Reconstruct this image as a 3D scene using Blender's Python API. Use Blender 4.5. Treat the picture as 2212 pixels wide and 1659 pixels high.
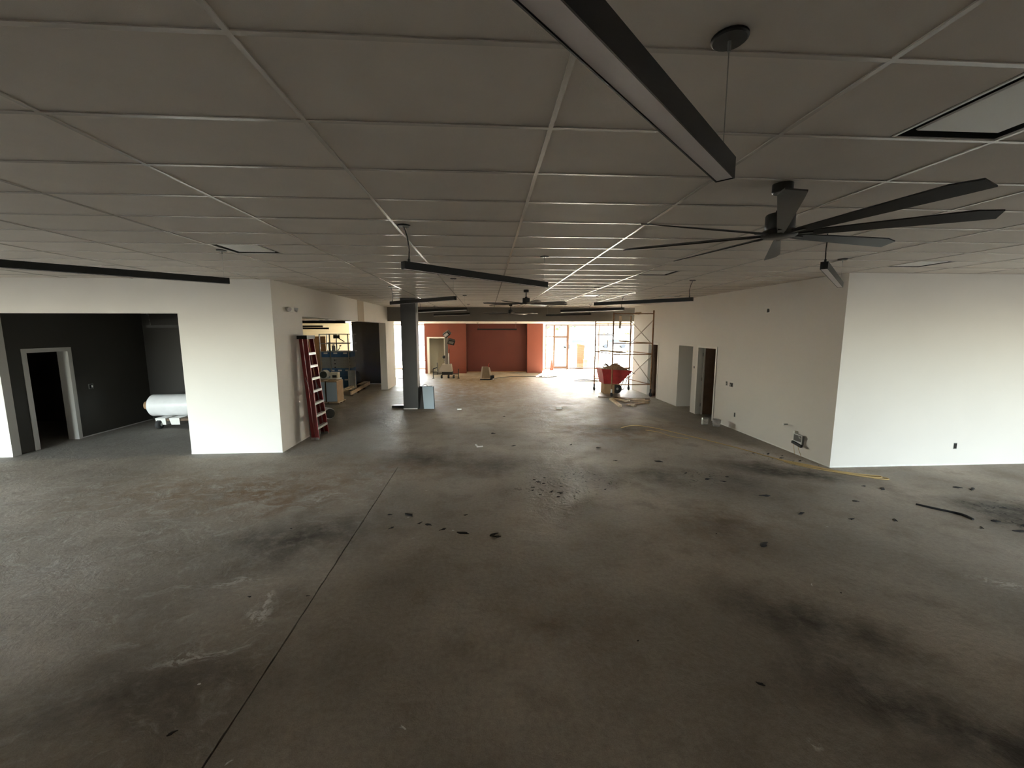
import bpy, math, random
from mathutils import Vector, Matrix, Euler

for o in list(bpy.data.objects):
    bpy.data.objects.remove(o, do_unlink=True)
SC = bpy.context.scene
COL = SC.collection
random.seed(7)
PI = math.pi

# ------------------------------------------------------------------ camera
CAMZ = 2.57
PITCH, YAW, FPX = 0.12895, 0.06127, 887.9
cam_d = bpy.data.cameras.new('camera')
cam = bpy.data.objects.new('camera', cam_d)
COL.objects.link(cam)
cam_d.sensor_fit = 'HORIZONTAL'
cam_d.sensor_width = 36.0
cam_d.lens = 36.0 * FPX / 2212.0
cam_d.clip_start = 0.05
cam_d.clip_end = 500
cam.location = (0, 0, CAMZ)
cam.rotation_euler = (PI / 2 - PITCH, 0, -YAW)
SC.camera = cam

# ------------------------------------------------------------------ world, sun, exposure
SUN_EL = math.radians(31)
SUN_TRAVEL = Vector((-0.33, -1.0, 0)).normalized()          # horizontal direction the light travels
world = bpy.data.worlds.new('world')
SC.world = world
world.use_nodes = True
wn = world.node_tree.nodes
wl = world.node_tree.links
wn.clear()
w_out = wn.new('ShaderNodeOutputWorld')
w_bg = wn.new('ShaderNodeBackground')
w_sky = wn.new('ShaderNodeTexSky')
w_sky.sky_type = 'NISHITA'
w_sky.sun_disc = False
w_sky.sun_elevation = SUN_EL
w_sky.sun_rotation = math.atan2(-SUN_TRAVEL.x, -SUN_TRAVEL.y)
w_sky.air_density = 1.0
w_sky.dust_density = 0.8
w_sky.ozone_density = 1.0
w_bg.inputs['Strength'].default_value = 0.38
w_mix = wn.new('ShaderNodeMix')                                # hazy sky: part of the blue washed out
w_mix.data_type = 'RGBA'
w_hsv = wn.new('ShaderNodeHueSaturation')
w_hsv.inputs['Saturation'].default_value = 0.62
wl.new(w_sky.outputs[0], w_hsv.inputs['Color'])
w_mix.blend_type = 'MULTIPLY'
w_mix.inputs[0].default_value = 1.0
w_mix.inputs[7].default_value = (1.0, 0.94, 0.905, 1)
wl.new(w_hsv.outputs[0], w_mix.inputs[6])
wl.new(w_mix.outputs[2], w_bg.inputs['Color'])
wl.new(w_bg.outputs[0], w_out.inputs['Surface'])

sun_d = bpy.data.lights.new('sun', 'SUN')
sun_d.energy = 12.0
sun_d.angle = math.radians(0.6)
sun_d.color = (1.0, 0.90, 0.74)
sun = bpy.data.objects.new('sun', sun_d)
COL.objects.link(sun)
sd = Vector((SUN_TRAVEL.x * math.cos(SUN_EL), SUN_TRAVEL.y * math.cos(SUN_EL), -math.sin(SUN_EL)))
sun.rotation_euler = sd.to_track_quat('-Z', 'Y').to_euler()
sun.location = (8, 40, 25)

def portal(name, loc, rot, sx, sy):
    d = bpy.data.lights.new(name, 'AREA')
    d.shape = 'RECTANGLE'
    d.size, d.size_y = sx, sy
    d.cycles.is_portal = True
    o = bpy.data.objects.new(name, d)
    COL.objects.link(o)
    o.location = loc
    o.rotation_euler = rot

portal('sky_portal_front', (0, 27.75, 1.5), (-PI / 2, 0, 0), 28, 3.0)
portal('sky_portal_rear_left', (-10.65, -3.72, 1.7), (PI / 2, 0, 0), 5.7, 3.3)
portal('sky_portal_rear_right', (10.9, -3.72, 1.7), (PI / 2, 0, 0), 3.4, 3.3)

SC.view_settings.view_transform = 'Standard'
SC.view_settings.look = 'None'
SC.view_settings.gamma = 1.0
SC.view_settings.use_curve_mapping = False
SC.view_settings.exposure = 4.68
SC.cycles.use_denoising = True
SC.cycles.max_bounces = 14
SC.cycles.diffuse_bounces = 8
SC.cycles.glossy_bounces = 4
SC.cycles.transparent_max_bounces = 12
SC.cycles.sample_clamp_indirect = 6.0
SC.cycles.caustics_reflective = False
SC.cycles.caustics_refractive = False

# ------------------------------------------------------------------ materials
def srgb(r, g, b):
    def c(v):
        v /= 255.0
        return v / 12.92 if v <= 0.04045 else ((v + 0.055) / 1.055) ** 2.4
    return (c(r), c(g), c(b), 1)

def mat(name, col, rough=0.6, metal=0.0, spec=0.5, var=0.0, vscale=6.0, bump=0.0, bscale=80.0):
    m = bpy.data.materials.new(name)
    m.use_nodes = True
    nt = m.node_tree
    b = nt.nodes['Principled BSDF']
    b.inputs['Base Color'].default_value = col
    b.inputs['Roughness'].default_value = rough
    b.inputs['Metallic'].default_value = metal
    b.inputs['Specular IOR Level'].default_value = spec
    if var or bump:
        tc = nt.nodes.new('ShaderNodeTexCoord')
    if var:
        n = nt.nodes.new('ShaderNodeTexNoise')
        n.inputs['Scale'].default_value = vscale
        n.inputs['Detail'].default_value = 5
        nt.links.new(tc.outputs['Object'], n.inputs['Vector'])
        r = nt.nodes.new('ShaderNodeValToRGB')
        r.color_ramp.elements[0].position = 0.3
        r.color_ramp.elements[1].position = 0.7
        r.color_ramp.elements[0].color = tuple(max(0, c * (1 - var)) for c in col[:3]) + (1,)
        r.color_ramp.elements[1].color = tuple(min(1, c * (1 + var)) for c in col[:3]) + (1,)
        nt.links.new(n.outputs['Fac'], r.inputs['Fac'])
        nt.links.new(r.outputs['Color'], b.inputs['Base Color'])
    if bump:
        n2 = nt.nodes.new('ShaderNodeTexNoise')
        n2.inputs['Scale'].default_value = bscale
        n2.inputs['Detail'].default_value = 4
        nt.links.new(tc.outputs['Object'], n2.inputs['Vector'])
        bp = nt.nodes.new('ShaderNodeBump')
        bp.inputs['Strength'].default_value = bump
        bp.inputs['Distance'].default_value = 0.01
        nt.links.new(n2.outputs['Fac'], bp.inputs['Height'])
        nt.links.new(bp.outputs['Normal'], b.inputs['Normal'])
    return m

M = {}
M['wall'] = mat('wall_paint', (0.755, 0.735, 0.705, 1), 0.55, var=0.03, vscale=0.7, bump=0.05, bscale=120)
M['trim'] = mat('white_trim', (0.80, 0.79, 0.76, 1), 0.45)
M['patch'] = mat('bare_board', (0.47, 0.40, 0.31, 1), 0.7)
M['mud'] = mat('wall_base_mud', (0.84, 0.84, 0.82, 1), 0.7, var=0.08, vscale=9)
M['tile'] = mat('ceiling_tile', (0.73, 0.68, 0.63, 1), 0.75, spec=0.25, var=0.03, vscale=3, bump=0.12, bscale=260)
M['tee'] = mat('ceiling_tee', (0.66, 0.62, 0.58, 1), 0.25, spec=0.8)
M['low_ceiling'] = mat('low_ceiling_board', (0.78, 0.74, 0.66, 1), 0.7)
M['soffit'] = mat('soffit_paint', (0.19, 0.178, 0.158, 1), 0.6, var=0.05, vscale=1)
M['dark_wall'] = mat('dark_wall_paint', (0.080, 0.075, 0.066, 1), 0.5, var=0.08, vscale=1.2)
M['black_wall'] = mat('black_wall_tone', (0.022, 0.020, 0.018, 1), 0.6)  # darker tone than the side walls of the same room
M['column'] = mat('column_paint', (0.042, 0.040, 0.039, 1), 0.40, var=0.10, vscale=1.5)
M['red'] = mat('red_wall_paint', (0.22, 0.055, 0.033, 1), 0.55, var=0.05, vscale=0.9)
M['red_deep'] = mat('deep_red_wall_tone', (0.125, 0.027, 0.018, 1), 0.55, var=0.08, vscale=0.7)  # deeper red than the flanking walls, for the recess and its returns
M['black'] = mat('black_metal', (0.008, 0.008, 0.008, 1), 0.45)
M['fan'] = mat('fan_black', (0.012, 0.012, 0.012, 1), 0.42)
M['blade'] = mat('fan_blade', (0.022, 0.022, 0.021, 1), 0.42)
M['lens'] = mat('lamp_lens', (0.82, 0.78, 0.81, 1), 0.35)
M['wire'] = mat('steel_wire', (0.45, 0.44, 0.42, 1), 0.4, metal=0.6)
M['white'] = mat('white_plastic', (0.82, 0.82, 0.80, 1), 0.4)
M['plenum'] = mat('dark_plenum', (0.02, 0.02, 0.02, 1), 0.8)
M['bronze'] = mat('bronze_frame', (0.14, 0.08, 0.06, 1), 0.4, metal=0.4)
M['brown_door'] = mat('brown_door', (0.24, 0.155, 0.11, 1), 0.5, var=0.15, vscale=4)
M['steel'] = mat('grey_steel', (0.42, 0.43, 0.43, 1), 0.4, metal=0.7)
M['ladder_red'] = mat('red_fibreglass', (0.27, 0.026, 0.030, 1), 0.4, var=0.1, vscale=8)
M['aluminium'] = mat('aluminium', (0.75, 0.75, 0.74, 1), 0.35, metal=0.5)
M['scaffold'] = mat('rusty_scaffold', (0.26, 0.13, 0.06, 1), 0.55, metal=0.2, var=0.3, vscale=12)
M['brace'] = mat('galvanised_brace', (0.45, 0.42, 0.38, 1), 0.4, metal=0.5)
M['plank'] = mat('plank_wood', (0.48, 0.36, 0.24, 1), 0.7, var=0.25, vscale=7)
M['dark_plank'] = mat('dark_plank_wood', (0.13, 0.09, 0.06, 1), 0.75, var=0.25, vscale=7)
M['pale_plank'] = mat('pale_plank_wood', (0.66, 0.54, 0.38, 1), 0.7, var=0.2, vscale=9)
M['tub'] = mat('red_tub', (0.38, 0.035, 0.035, 1), 0.45, var=0.2, vscale=5)
M['rubble'] = mat('rubble', (0.30, 0.20, 0.13, 1), 0.9, var=0.35, vscale=14, bump=0.6, bscale=30)
M['rubber'] = mat('rubber', (0.025, 0.025, 0.027, 1), 0.7)
M['tan'] = mat('tan_board', (0.34, 0.22, 0.12, 1), 0.7, var=0.12, vscale=5)
M['cardboard'] = mat('cardboard', (0.36, 0.23, 0.13, 1), 0.8, var=0.1, vscale=6)
M['plywood'] = mat('plywood', (0.52, 0.28, 0.12, 1), 0.65, var=0.15, vscale=3)
M['blue'] = mat('blue_box', (0.045, 0.13, 0.30, 1), 0.5, var=0.12, vscale=5)
M['grey_box'] = mat('grey_box', (0.30, 0.31, 0.31, 1), 0.7, var=0.1, vscale=8)
M['panel_blue'] = mat('pale_blue_panel', (0.50, 0.60, 0.68, 1), 0.4)
M['film'] = mat('white_film', (0.80, 0.81, 0.84, 1), 0.3, var=0.05, vscale=5)
M['grey_disc'] = mat('grey_end', (0.075, 0.075, 0.065, 1), 0.7, var=0.2, vscale=20)
M['machine'] = mat('machine_tan', (0.20, 0.15, 0.10, 1), 0.6, var=0.1, vscale=6)
M['machine_white'] = mat('machine_white', (0.45, 0.39, 0.33, 1), 0.5)
M['cream'] = mat('cream_wall', (0.74, 0.69, 0.55, 1), 0.6)
M['mast'] = mat('mast_grey', (0.26, 0.235, 0.22, 1), 0.45, metal=0.3)
M['cord'] = mat('yellow_cord', (0.60, 0.43, 0.19, 1), 0.6)
M['grey_cord'] = mat('grey_cord', (0.10, 0.10, 0.10, 1), 0.6)
M['scrap'] = mat('dark_scrap', (0.018, 0.016, 0.016, 1), 0.85)
M['white_scrap'] = mat('white_scrap', (0.72, 0.70, 0.66, 1), 0.8)
M['brick'] = mat('red_brick', (0.22, 0.07, 0.035, 1), 0.85, var=0.2, vscale=9)
M['mortar'] = mat('mortar', (0.30, 0.25, 0.20, 1), 0.9)
M['timber'] = mat('yellow_timber', (0.62, 0.47, 0.22, 1), 0.7, var=0.15, vscale=5)
M['asphalt'] = mat('asphalt', (0.07, 0.066, 0.060, 1), 0.9, var=0.1, vscale=0.6)
M['pale_facade'] = mat('pale_facade', (0.85, 0.82, 0.75, 1), 0.8)
M['outer'] = mat('outer_shell', (0.25, 0.25, 0.25, 1), 0.9)
M['foliage'] = mat('tree_foliage', (0.07, 0.11, 0.03, 1), 0.8, var=0.3, vscale=3)
M['bark'] = mat('tree_bark', (0.12, 0.08, 0.05, 1), 0.9)
M['car'] = mat('car_paint', (0.10, 0.10, 0.10, 1), 0.8, spec=0.1)
M['carglass'] = mat('car_glass', (0.05, 0.05, 0.05, 1), 0.7, spec=0.1)

g = bpy.data.materials.new('window_glass')
g.use_nodes = True
gn = g.node_tree
gn.nodes.clear()
go = gn.nodes.new('ShaderNodeOutputMaterial')
gmix = gn.nodes.new('ShaderNodeMixShader')
gt = gn.nodes.new('ShaderNodeBsdfTransparent')
gg = gn.nodes.new('ShaderNodeBsdfGlossy')
gf = gn.nodes.new('ShaderNodeFresnel')
gt.inputs[0].default_value = (0.94, 0.96, 0.95, 1)
gg.inputs['Roughness'].default_value = 0.02
gf.inputs[0].default_value = 1.45
gn.links.new(gf.outputs[0], gmix.inputs[0])
gn.links.new(gt.outputs[0], gmix.inputs[1])
gn.links.new(gg.outputs[0], gmix.inputs[2])
gn.links.new(gmix.outputs[0], go.inputs[0])
M['glass'] = g

def concrete_floor():
    m = bpy.data.materials.new('bare_concrete')
    m.use_nodes = True
    nt = m.node_tree
    N, Lk = nt.nodes, nt.links
    b = N['Principled BSDF']
    tc = N.new('ShaderNodeTexCoord')
    P = tc.outputs['Object']
    def noise(scale, detail=6, rough=0.55, vec=None, dist=0.0):
        n = N.new('ShaderNodeTexNoise')
        n.inputs['Scale'].default_value = scale
        n.inputs['Detail'].default_value = detail
        n.inputs['Roughness'].default_value = rough
        n.inputs['Distortion'].default_value = dist
        Lk.new(vec or P, n.inputs['Vector'])
        return n.outputs['Fac']
    def math_(op, a, c=None, clamp=False):
        n = N.new('ShaderNodeMath')
        n.operation = op
        n.use_clamp = clamp
        for i, v in enumerate((a, c)):
            if v is None: continue
            if isinstance(v, (int, float)): n.inputs[i].default_value = v
            else: Lk.new(v, n.inputs[i])
        return n.outputs[0]
    def ramp(v, lo, hi, a=0.0, c=1.0):
        n = N.new('ShaderNodeMapRange')
        n.clamp = True
        n.interpolation_type = 'SMOOTHSTEP'
        n.inputs['From Min'].default_value = lo
        n.inputs['From Max'].default_value = hi
        n.inputs['To Min'].default_value = a
        n.inputs['To Max'].default_value = c
        Lk.new(v, n.inputs['Value'])
        return n.outputs['Result']
    def mixc(f, a, c):
        n = N.new('ShaderNodeMix')
        n.data_type = 'RGBA'
        if isinstance(f, (int, float)): n.inputs[0].default_value = f
        else: Lk.new(f, n.inputs[0])
        for i, v in ((6, a), (7, c)):
            if isinstance(v, tuple): n.inputs[i].default_value = v
            else: Lk.new(v, n.inputs[i])
        return n.outputs[2]
    sep = N.new('ShaderNodeSeparateXYZ')
    Lk.new(P, sep.inputs[0])
    X, Y = sep.outputs[0], sep.outputs[1]
    # warped coordinates so that the edges of patches wander
    wn_ = N.new('ShaderNodeTexNoise')
    wn_.inputs['Scale'].default_value = 1.3
    wn_.inputs['Detail'].default_value = 5
    Lk.new(P, wn_.inputs['Vector'])
    sub = N.new('ShaderNodeVectorMath'); sub.operation = 'SUBTRACT'
    Lk.new(wn_.outputs['Color'], sub.inputs[0]); sub.inputs[1].default_value = (0.5, 0.5, 0.5)
    scl = N.new('ShaderNodeVectorMath'); scl.operation = 'SCALE'
    Lk.new(sub.outputs[0], scl.inputs[0]); scl.inputs['Scale'].default_value = 1.1
    add = N.new('ShaderNodeVectorMath'); add.operation = 'ADD'
    Lk.new(P, add.inputs[0]); Lk.new(scl.outputs[0], add.inputs[1])
    W = add.outputs[0]
    def blob(cx, cy, rx, ry, rot=0.0):
        mp = N.new('ShaderNodeMapping')
        mp.vector_type = 'TEXTURE'
        mp.inputs['Location'].default_value = (cx, cy, 0)
        mp.inputs['Rotation'].default_value = (0, 0, rot)
        mp.inputs['Scale'].default_value = (rx * 1.5, ry * 1.5, 5)
        Lk.new(W, mp.inputs['Vector'])
        gr = N.new('ShaderNodeTexGradient')
        gr.gradient_type = 'SPHERICAL'
        Lk.new(mp.outputs[0], gr.inputs['Vector'])
        return gr.outputs['Fac']
    def total(lst):
        acc = None
        for (cx, cy, rx, ry, rot, s) in lst:
            v = math_('MULTIPLY', blob(cx, cy, rx, ry, rot), s)
            acc = v if acc is None else math_('ADD', acc, v)
        return math_('MINIMUM', acc, 1.0)
    big = noise(0.55, 5)
    mid = noise(2.2, 7, 0.6)
    fine = noise(22, 6, 0.7)
    grit = noise(130, 3, 0.6)
    base = mixc(ramp(big, 0.3, 0.7), (0.285, 0.25, 0.21, 1), (0.48, 0.425, 0.36, 1))
    base = mixc(math_('MULTIPLY', ramp(mid, 0.42, 0.72), 0.5), base, (0.185, 0.155, 0.122, 1))
    # brown dirt further in, cleaner grey at left, wall shadow painted grey at right
    dirt = total([(-3.3, 6.4, 1.1, 0.7, 0, 0.9), (-4.9, 6.7, 1.6, 0.9, 0, 0.6), (3.3, 10.2, 1.4, 1.0, 0, 1.0),
                  (-1.9, 16.5, 2.6, 2.8, 0, 0.8), (1.5, 14, 3.0, 3.4, 0, 0.5), (0.6, 3.3, 0.6, 0.5, 0, 0.5),
                  (3.07, 4.94, 0.8, 0.6, 0, 0.6), (0, 21, 5, 3.5, 0, 0.9), (-1.7, 7.6, 1.5, 0.8, 0, 0.6)])
    base = mixc(math_('MULTIPLY', math_('MULTIPLY', dirt, ramp(noise(3.4, 8, 0.65), 0.3, 0.62)), 0.95), base, (0.235, 0.15, 0.085, 1))
    right_shade = ramp(math_('ADD', X, math_('MULTIPLY', Y, 0.26)), 8.0, 8.25)  # cast shadow from the right wall corner, coloured as a grey band
    sepw = N.new('ShaderNodeSeparateXYZ')
    Lk.new(W, sepw.inputs[0])
    lw = math_('MULTIPLY', ramp(sepw.outputs[1], 8.45, 8.75), ramp(sepw.outputs[0], -1.9, -2.6))
    rwy = ramp(Y, 7.6, 9.4)
    clean_shade = math_('MAXIMUM', math_('MULTIPLY', right_shade, rwy), lw)
    base = mixc(math_('MULTIPLY', clean_shade, 0.8), base, (0.29, 0.275, 0.25, 1))
    # pale scuffs, mostly on the slab left of the joint
    left = math_('MULTIPLY', ramp(X, -1.68, -1.72, 0.0, 1.0), ramp(Y, 8.3, 6.8))
    mp = N.new('ShaderNodeMapping')
    mp.inputs['Rotation'].default_value = (0, 0, 0.35)
    mp.inputs['Scale'].default_value = (1.0, 2.1, 1)
    Lk.new(W, mp.inputs['Vector'])
    sc1 = ramp(noise(3.4, 8, 0.66, mp.outputs[0], 0.9), 0.50, 0.70)
    scm = math_('MULTIPLY', sc1, math_('ADD', math_('MULTIPLY', left, 0.60), 0.06))
    base = mixc(scm, base, (0.50, 0.47, 0.42, 1))
    # window glare deep in the room, put into the colour as pale patches
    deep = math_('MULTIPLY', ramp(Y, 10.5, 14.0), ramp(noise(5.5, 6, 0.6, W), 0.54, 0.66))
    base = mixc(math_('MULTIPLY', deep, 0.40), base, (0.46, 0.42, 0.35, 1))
    # dark stains
    dark = total([(1.94, 6.91, 0.66, 0.5, 0, 0.55), (3.08, 7.03, 0.5, 0.4, 0.2, 0.8), (5.5, 7.0, 1.0, 0.36, -0.5, 1.3),
                  (3.07, 4.94, 0.55, 0.35, -0.6, 0.55), (2.94, 3.14, 0.70, 0.34, -0.7, 1.0), (7.5, 5.05, 0.75, 0.5, -0.3, 1.4),
                  (-2.3, 4.91, 0.9, 0.6, 0.2, 1.1), (-2.56, 2.8, 0.85, 0.45, 0, 0.75), (-1.2, 8.3, 1.1, 0.6, 0, 0.8),
                  (2.94, 2.35, 0.8, 0.25, -0.6, 0.9), (3.06, 1.95, 0.6, 0.25, 0, 0.7), (0.59, 3.3, 0.4, 0.24, 0, 0.4),
                  (3.3, 10.4, 1.1, 0.5, 0.1, 0.8), (0.3, 7.6, 1.4, 0.5, 0, 0.6), (4.2, 6.4, 1.2, 0.5, -0.4, 0.5)])
    dk = math_('MULTIPLY', dark, ramp(noise(4.5, 7, 0.68), 0.25, 0.62, 0.35, 1.0))
    base = mixc(math_('MULTIPLY', dk, 0.85, True), base, (0.038, 0.034, 0.028, 1))
    # black specks inside the burnt patches
    spk = math_('MULTIPLY', ramp(noise(17, 3, 0.5, W), 0.60, 0.66),
                total([(1.2, 6.5, 0.7, 0.6, 0, 1.2), (7.6, 4.95, 0.7, 0.5, 0, 1.6), (1.9, 6.9, 0.6, 0.4, 0, 0.9),
                       (4.0, 6.7, 0.9, 0.3, 0, 0.9), (5.9, 7.6, 0.9, 0.4, -0.6, 0.9)]))
    base = mixc(math_('MULTIPLY', spk, 0.9, True), base, (0.02, 0.018, 0.016, 1))
    # chalk-white scratches
    chalk = total([(-2.14, 3.66, 0.10, 0.13, 0.5, 1.6), (-2.6, 4.05, 0.30, 0.10, 0.2, 0.9), (-2.35, 3.2, 0.34, 0.09, 0.3, 0.9),
                   (-2.55, 6.4, 0.2, 0.16, 0, 0.8), (-4.6, 4.4, 0.5, 0.25, 0, 0.5), (1.98, 2.05, 0.05, 0.04, 0, 1.2), (5.3, 3.6, 0.3, 0.1, -0.6, 0.6)])
    chm = math_('MULTIPLY', chalk, ramp(noise(9, 6, 0.7, mp.outputs[0]), 0.46, 0.6))
    base = mixc(math_('MULTIPLY', chm, 0.9, True), base, (0.72, 0.70, 0.66, 1))
    f2 = mixc(0.5, fine, grit)
    hsv = N.new('ShaderNodeHueSaturation')
    Lk.new(base, hsv.inputs['Color'])
    Lk.new(ramp(f2, 0.3, 0.7, 0.80, 1.2), hsv.inputs['Value'])
    Lk.new(hsv.outputs[0], b.inputs['Base Color'])
    rg = ramp(mid, 0.3, 0.7, 0.46, 0.70)
    rg = math_('ADD', rg, math_('MULTIPLY', dirt, 0.10))
    Lk.new(rg, b.inputs['Roughness'])
    b.inputs['Specular IOR Level'].default_value = 0.07
    bp = N.new('ShaderNodeBump')
    bp.inputs['Strength'].default_value = 0.5
    bp.inputs['Distance'].default_value = 0.03
    h = math_('ADD', math_('MULTIPLY', noise(6, 8, 0.65, W), 1.0), math_('MULTIPLY', fine, 0.25))
    Lk.new(h, bp.inputs['Height'])
    Lk.new(bp.outputs['Normal'], b.inputs['Normal'])
    return m
M['floor'] = concrete_floor()

# ------------------------------------------------------------------ mesh helpers
class MB:
    def __init__(s):
        s.v, s.f, s.smooth = [], [], []
    def add(s, vs, fs, smooth=False):
        k = len(s.v)
        s.v += [tuple(p) for p in vs]
        s.f += [tuple(i + k for i in f) for f in fs]
        s.smooth += [smooth] * len(fs)
        return s
    def hexa(s, p):
        return s.add(p, [(0, 3, 2, 1), (4, 5, 6, 7), (0, 1, 5, 4), (1, 2, 6, 5), (2, 3, 7, 6), (3, 0, 4, 7)])
    def box(s, x0, y0, z0, x1, y1, z1):
        x0, x1 = sorted((x0, x1)); y0, y1 = sorted((y0, y1)); z0, z1 = sorted((z0, z1))
        return s.hexa([(x0, y0, z0), (x1, y0, z0), (x1, y1, z0), (x0, y1, z0), (x0, y0, z1), (x1, y0, z1), (x1, y1, z1), (x0, y1, z1)])
    def obox(s, c, size, rot=(0, 0, 0)):
        R = Euler(rot).to_matrix()
        a, b, h = size[0] / 2, size[1] / 2, size[2] / 2
        ps = [(-a, -b, -h), (a, -b, -h), (a, b, -h), (-a, b, -h), (-a, -b, h), (a, -b, h), (a, b, h), (-a, b, h)]
        return s.hexa([Vector(c) + R @ Vector(p) for p in ps])
    def bar(s, p0, p1, w, h, up=(0, 0, 1)):
        p0, p1 = Vector(p0), Vector(p1)
        d = (p1 - p0).normalized()
        u = Vector(up)
        if abs(d.dot(u)) > 0.98: u = Vector((0, 1, 0))
        r = d.cross(u).normalized()
        u = r.cross(d)
        q = []
        for p in (p0, p1):
            q += [p - r * w / 2 - u * h / 2, p + r * w / 2 - u * h / 2, p + r * w / 2 + u * h / 2, p - r * w / 2 + u * h / 2]
        return s.add(q, [(0, 3, 2, 1), (4, 5, 6, 7), (0, 1, 5, 4), (1, 2, 6, 5), (2, 3, 7, 6), (3, 0, 4, 7)])
    def cyl(s, p0, p1, r0, r1=None, n=12, cap=True):
        if r1 is None: r1 = r0
        p0, p1 = Vector(p0), Vector(p1)
        d = (p1 - p0).normalized()
        u = Vector((0, 0, 1)) if abs(d.z) < 0.9 else Vector((1, 0, 0))
        a = d.cross(u).normalized()
        b = a.cross(d)
        vs = []
        for p, r in ((p0, r0), (p1, r1)):
            vs += [p + (a * math.cos(2 * PI * i / n) + b * math.sin(2 * PI * i / n)) * r for i in range(n)]
        s.add(vs, [(i, i + n, (i + 1) % n + n, (i + 1) % n) for i in range(n)], True)
        if cap:
            s.add(vs[:n], [tuple(range(n))])
            s.add(vs[n:], [tuple(reversed(range(n)))])
        return s
    def tube(s, pts, r, n=6):
        pts = [Vector(p) for p in pts]
        rings = []
        for i, p in enumerate(pts):
            d = (pts[min(i + 1, len(pts) - 1)] - pts[max(i - 1, 0)]).normalized()
            u = Vector((0, 0, 1)) if abs(d.z) < 0.9 else Vector((1, 0, 0))
            a = d.cross(u).normalized()
            b = a.cross(d)
            rings.append([p + (a * math.cos(2 * PI * k / n) + b * math.sin(2 * PI * k / n)) * r for k in range(n)])
        vs = [p for r_ in rings for p in r_]
        fs = []
        for i in range(len(pts) - 1):
            for k in range(n):
                fs.append((i * n + k, (i + 1) * n + k, (i + 1) * n + (k + 1) % n, i * n + (k + 1) % n))
        fs += [tuple(range(n)), tuple(reversed(range((len(pts) - 1) * n, len(pts) * n)))]
        return s.add(vs, fs, True)
    def lathe(s, prof, c=(0, 0, 0), n=24, axis='z'):
        vs = []
        for r, h in prof:
            for i in range(n):
                a = 2 * PI * i / n
                q = (r * math.cos(a), r * math.sin(a), h)
                if axis == 'x': q = (q[2], q[0], q[1])
                if axis == 'y': q = (q[0], q[2], q[1])
                vs.append((q[0] + c[0], q[1] + c[1], q[2] + c[2]))
        fs = []
        for j in range(len(prof) - 1):
            for i in range(n):
                fs.append((j * n + i, j * n + (i + 1) % n, (j + 1) * n + (i + 1) % n, (j + 1) * n + i))
        return s.add(vs, fs, True)
    def prism(s, poly, z0, z1):
        n = len(poly)
        vs = [(x, y, z0) for x, y in poly] + [(x, y, z1) for x, y in poly]
        return s.add(vs, [tuple(reversed(range(n))), tuple(range(n, 2 * n))] + [(i, (i + 1) % n, (i + 1) % n + n, i + n) for i in range(n)])
    def mesh(s, name):
        me = bpy.data.meshes.new(name)
        me.from_pydata(s.v, [], s.f)
        me.polygons.foreach_set('use_smooth', s.smooth)
        me.update()
        me.set_sharp_from_angle(angle=math.radians(38))
        return me
    def build(s, name, m, parent=None, loc=None, kind=None):
        me = s.mesh(name)
        me.materials.append(M[m] if isinstance(m, str) else m)
        o = bpy.data.objects.new(name, me)
        COL.objects.link(o)
        if parent is not None: o.parent = parent
        if loc is not None: o.location = loc
        if kind: o['kind'] = kind
        return o

def tag(o, label=None, cat=None, group=None, kind=None):
    if label: o['label'] = label
    if cat: o['category'] = cat
    if group: o['group'] = group
    if kind: o['kind'] = kind
    return o
def empty(name, loc, label, cat, group=None, rz=0.0):
    o = bpy.data.objects.new(name, None)
    COL.objects.link(o)
    o.empty_display_size = 0.1
    o.location = loc
    o.rotation_euler = (0, 0, rz)
    return tag(o, label, cat, group)
def struct(mb, name, m, label, cat='wall', parent=None):
    return tag(mb.build(name, m, parent), label, cat, None, 'structure')
def copy_tree(o, parent=None):
    kids = list(o.children)
    c = o.copy()
    COL.objects.link(c)
    if parent is not None: c.parent = parent
    for ch in kids: copy_tree(ch, c)
    return c
def B(*a): return MB().box(*a)

# walls with openings; along='x' spans x, else spans y
def wall(along, a0, a1, t0, t1, z1, openings):
    mb = MB()
    def bx(p, q, za, zb):
        if q - p < 1e-4 or zb - za < 1e-4: return
        if along == 'x': mb.box(p, t0, za, q, t1, zb)
        else: mb.box(t0, p, za, t1, q, zb)
    cur = a0
    for (p, q, za, zb) in sorted(openings):
        bx(cur, p, 0, z1)
        bx(p, q, 0, za)
        bx(p, q, zb, z1)
        cur = q
    bx(cur, a1, 0, z1)
    return mb

HC = 3.5977            # ceiling height
HL = 3.0               # low ceiling beyond the soffit
GX, GY, TX, TY = -0.8857, 1.6236, 1.2192, 0.6096

# ------------------------------------------------------------------ outer ground and shell
struct(B(-120, -120, -0.35, 120, 120, -0.12), 'ground', 'asphalt', 'pale paved ground outside all round the building', 'ground')
fl = struct(B(-14.2, -3.7, -0.12, 14.2, 27.6, -0.03), 'floor', 'plenum', 'bare stained concrete floor of the empty shop', 'floor')
JX = -1.70
def edge(x, sgn):
    pts = []
    rnd = random.Random(3 if sgn > 0 else 5)
    y = -3.5
    while y < 27.5:
        pts.append((x + sgn * abs(rnd.gauss(0, 0.003)) if y < 7.6 else JX + sgn * 0.0005, y))
        y += 0.07 if 0 < y < 12 else 0.6
    pts.append((JX + sgn * 0.0005, 27.5))
    return pts
le = edge(JX - 0.004, -1)
re_ = edge(JX + 0.004, 1)
MB().prism([(-14, -3.5)] + le + [(-14, 27.5)], -0.03, 0).build('concrete_slab', 'floor', fl)
MB().prism(list(reversed(re_)) + [(14, -8.3), (14, 27.5)], -0.03, 0).build('concrete_slab', 'floor', fl)

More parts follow.
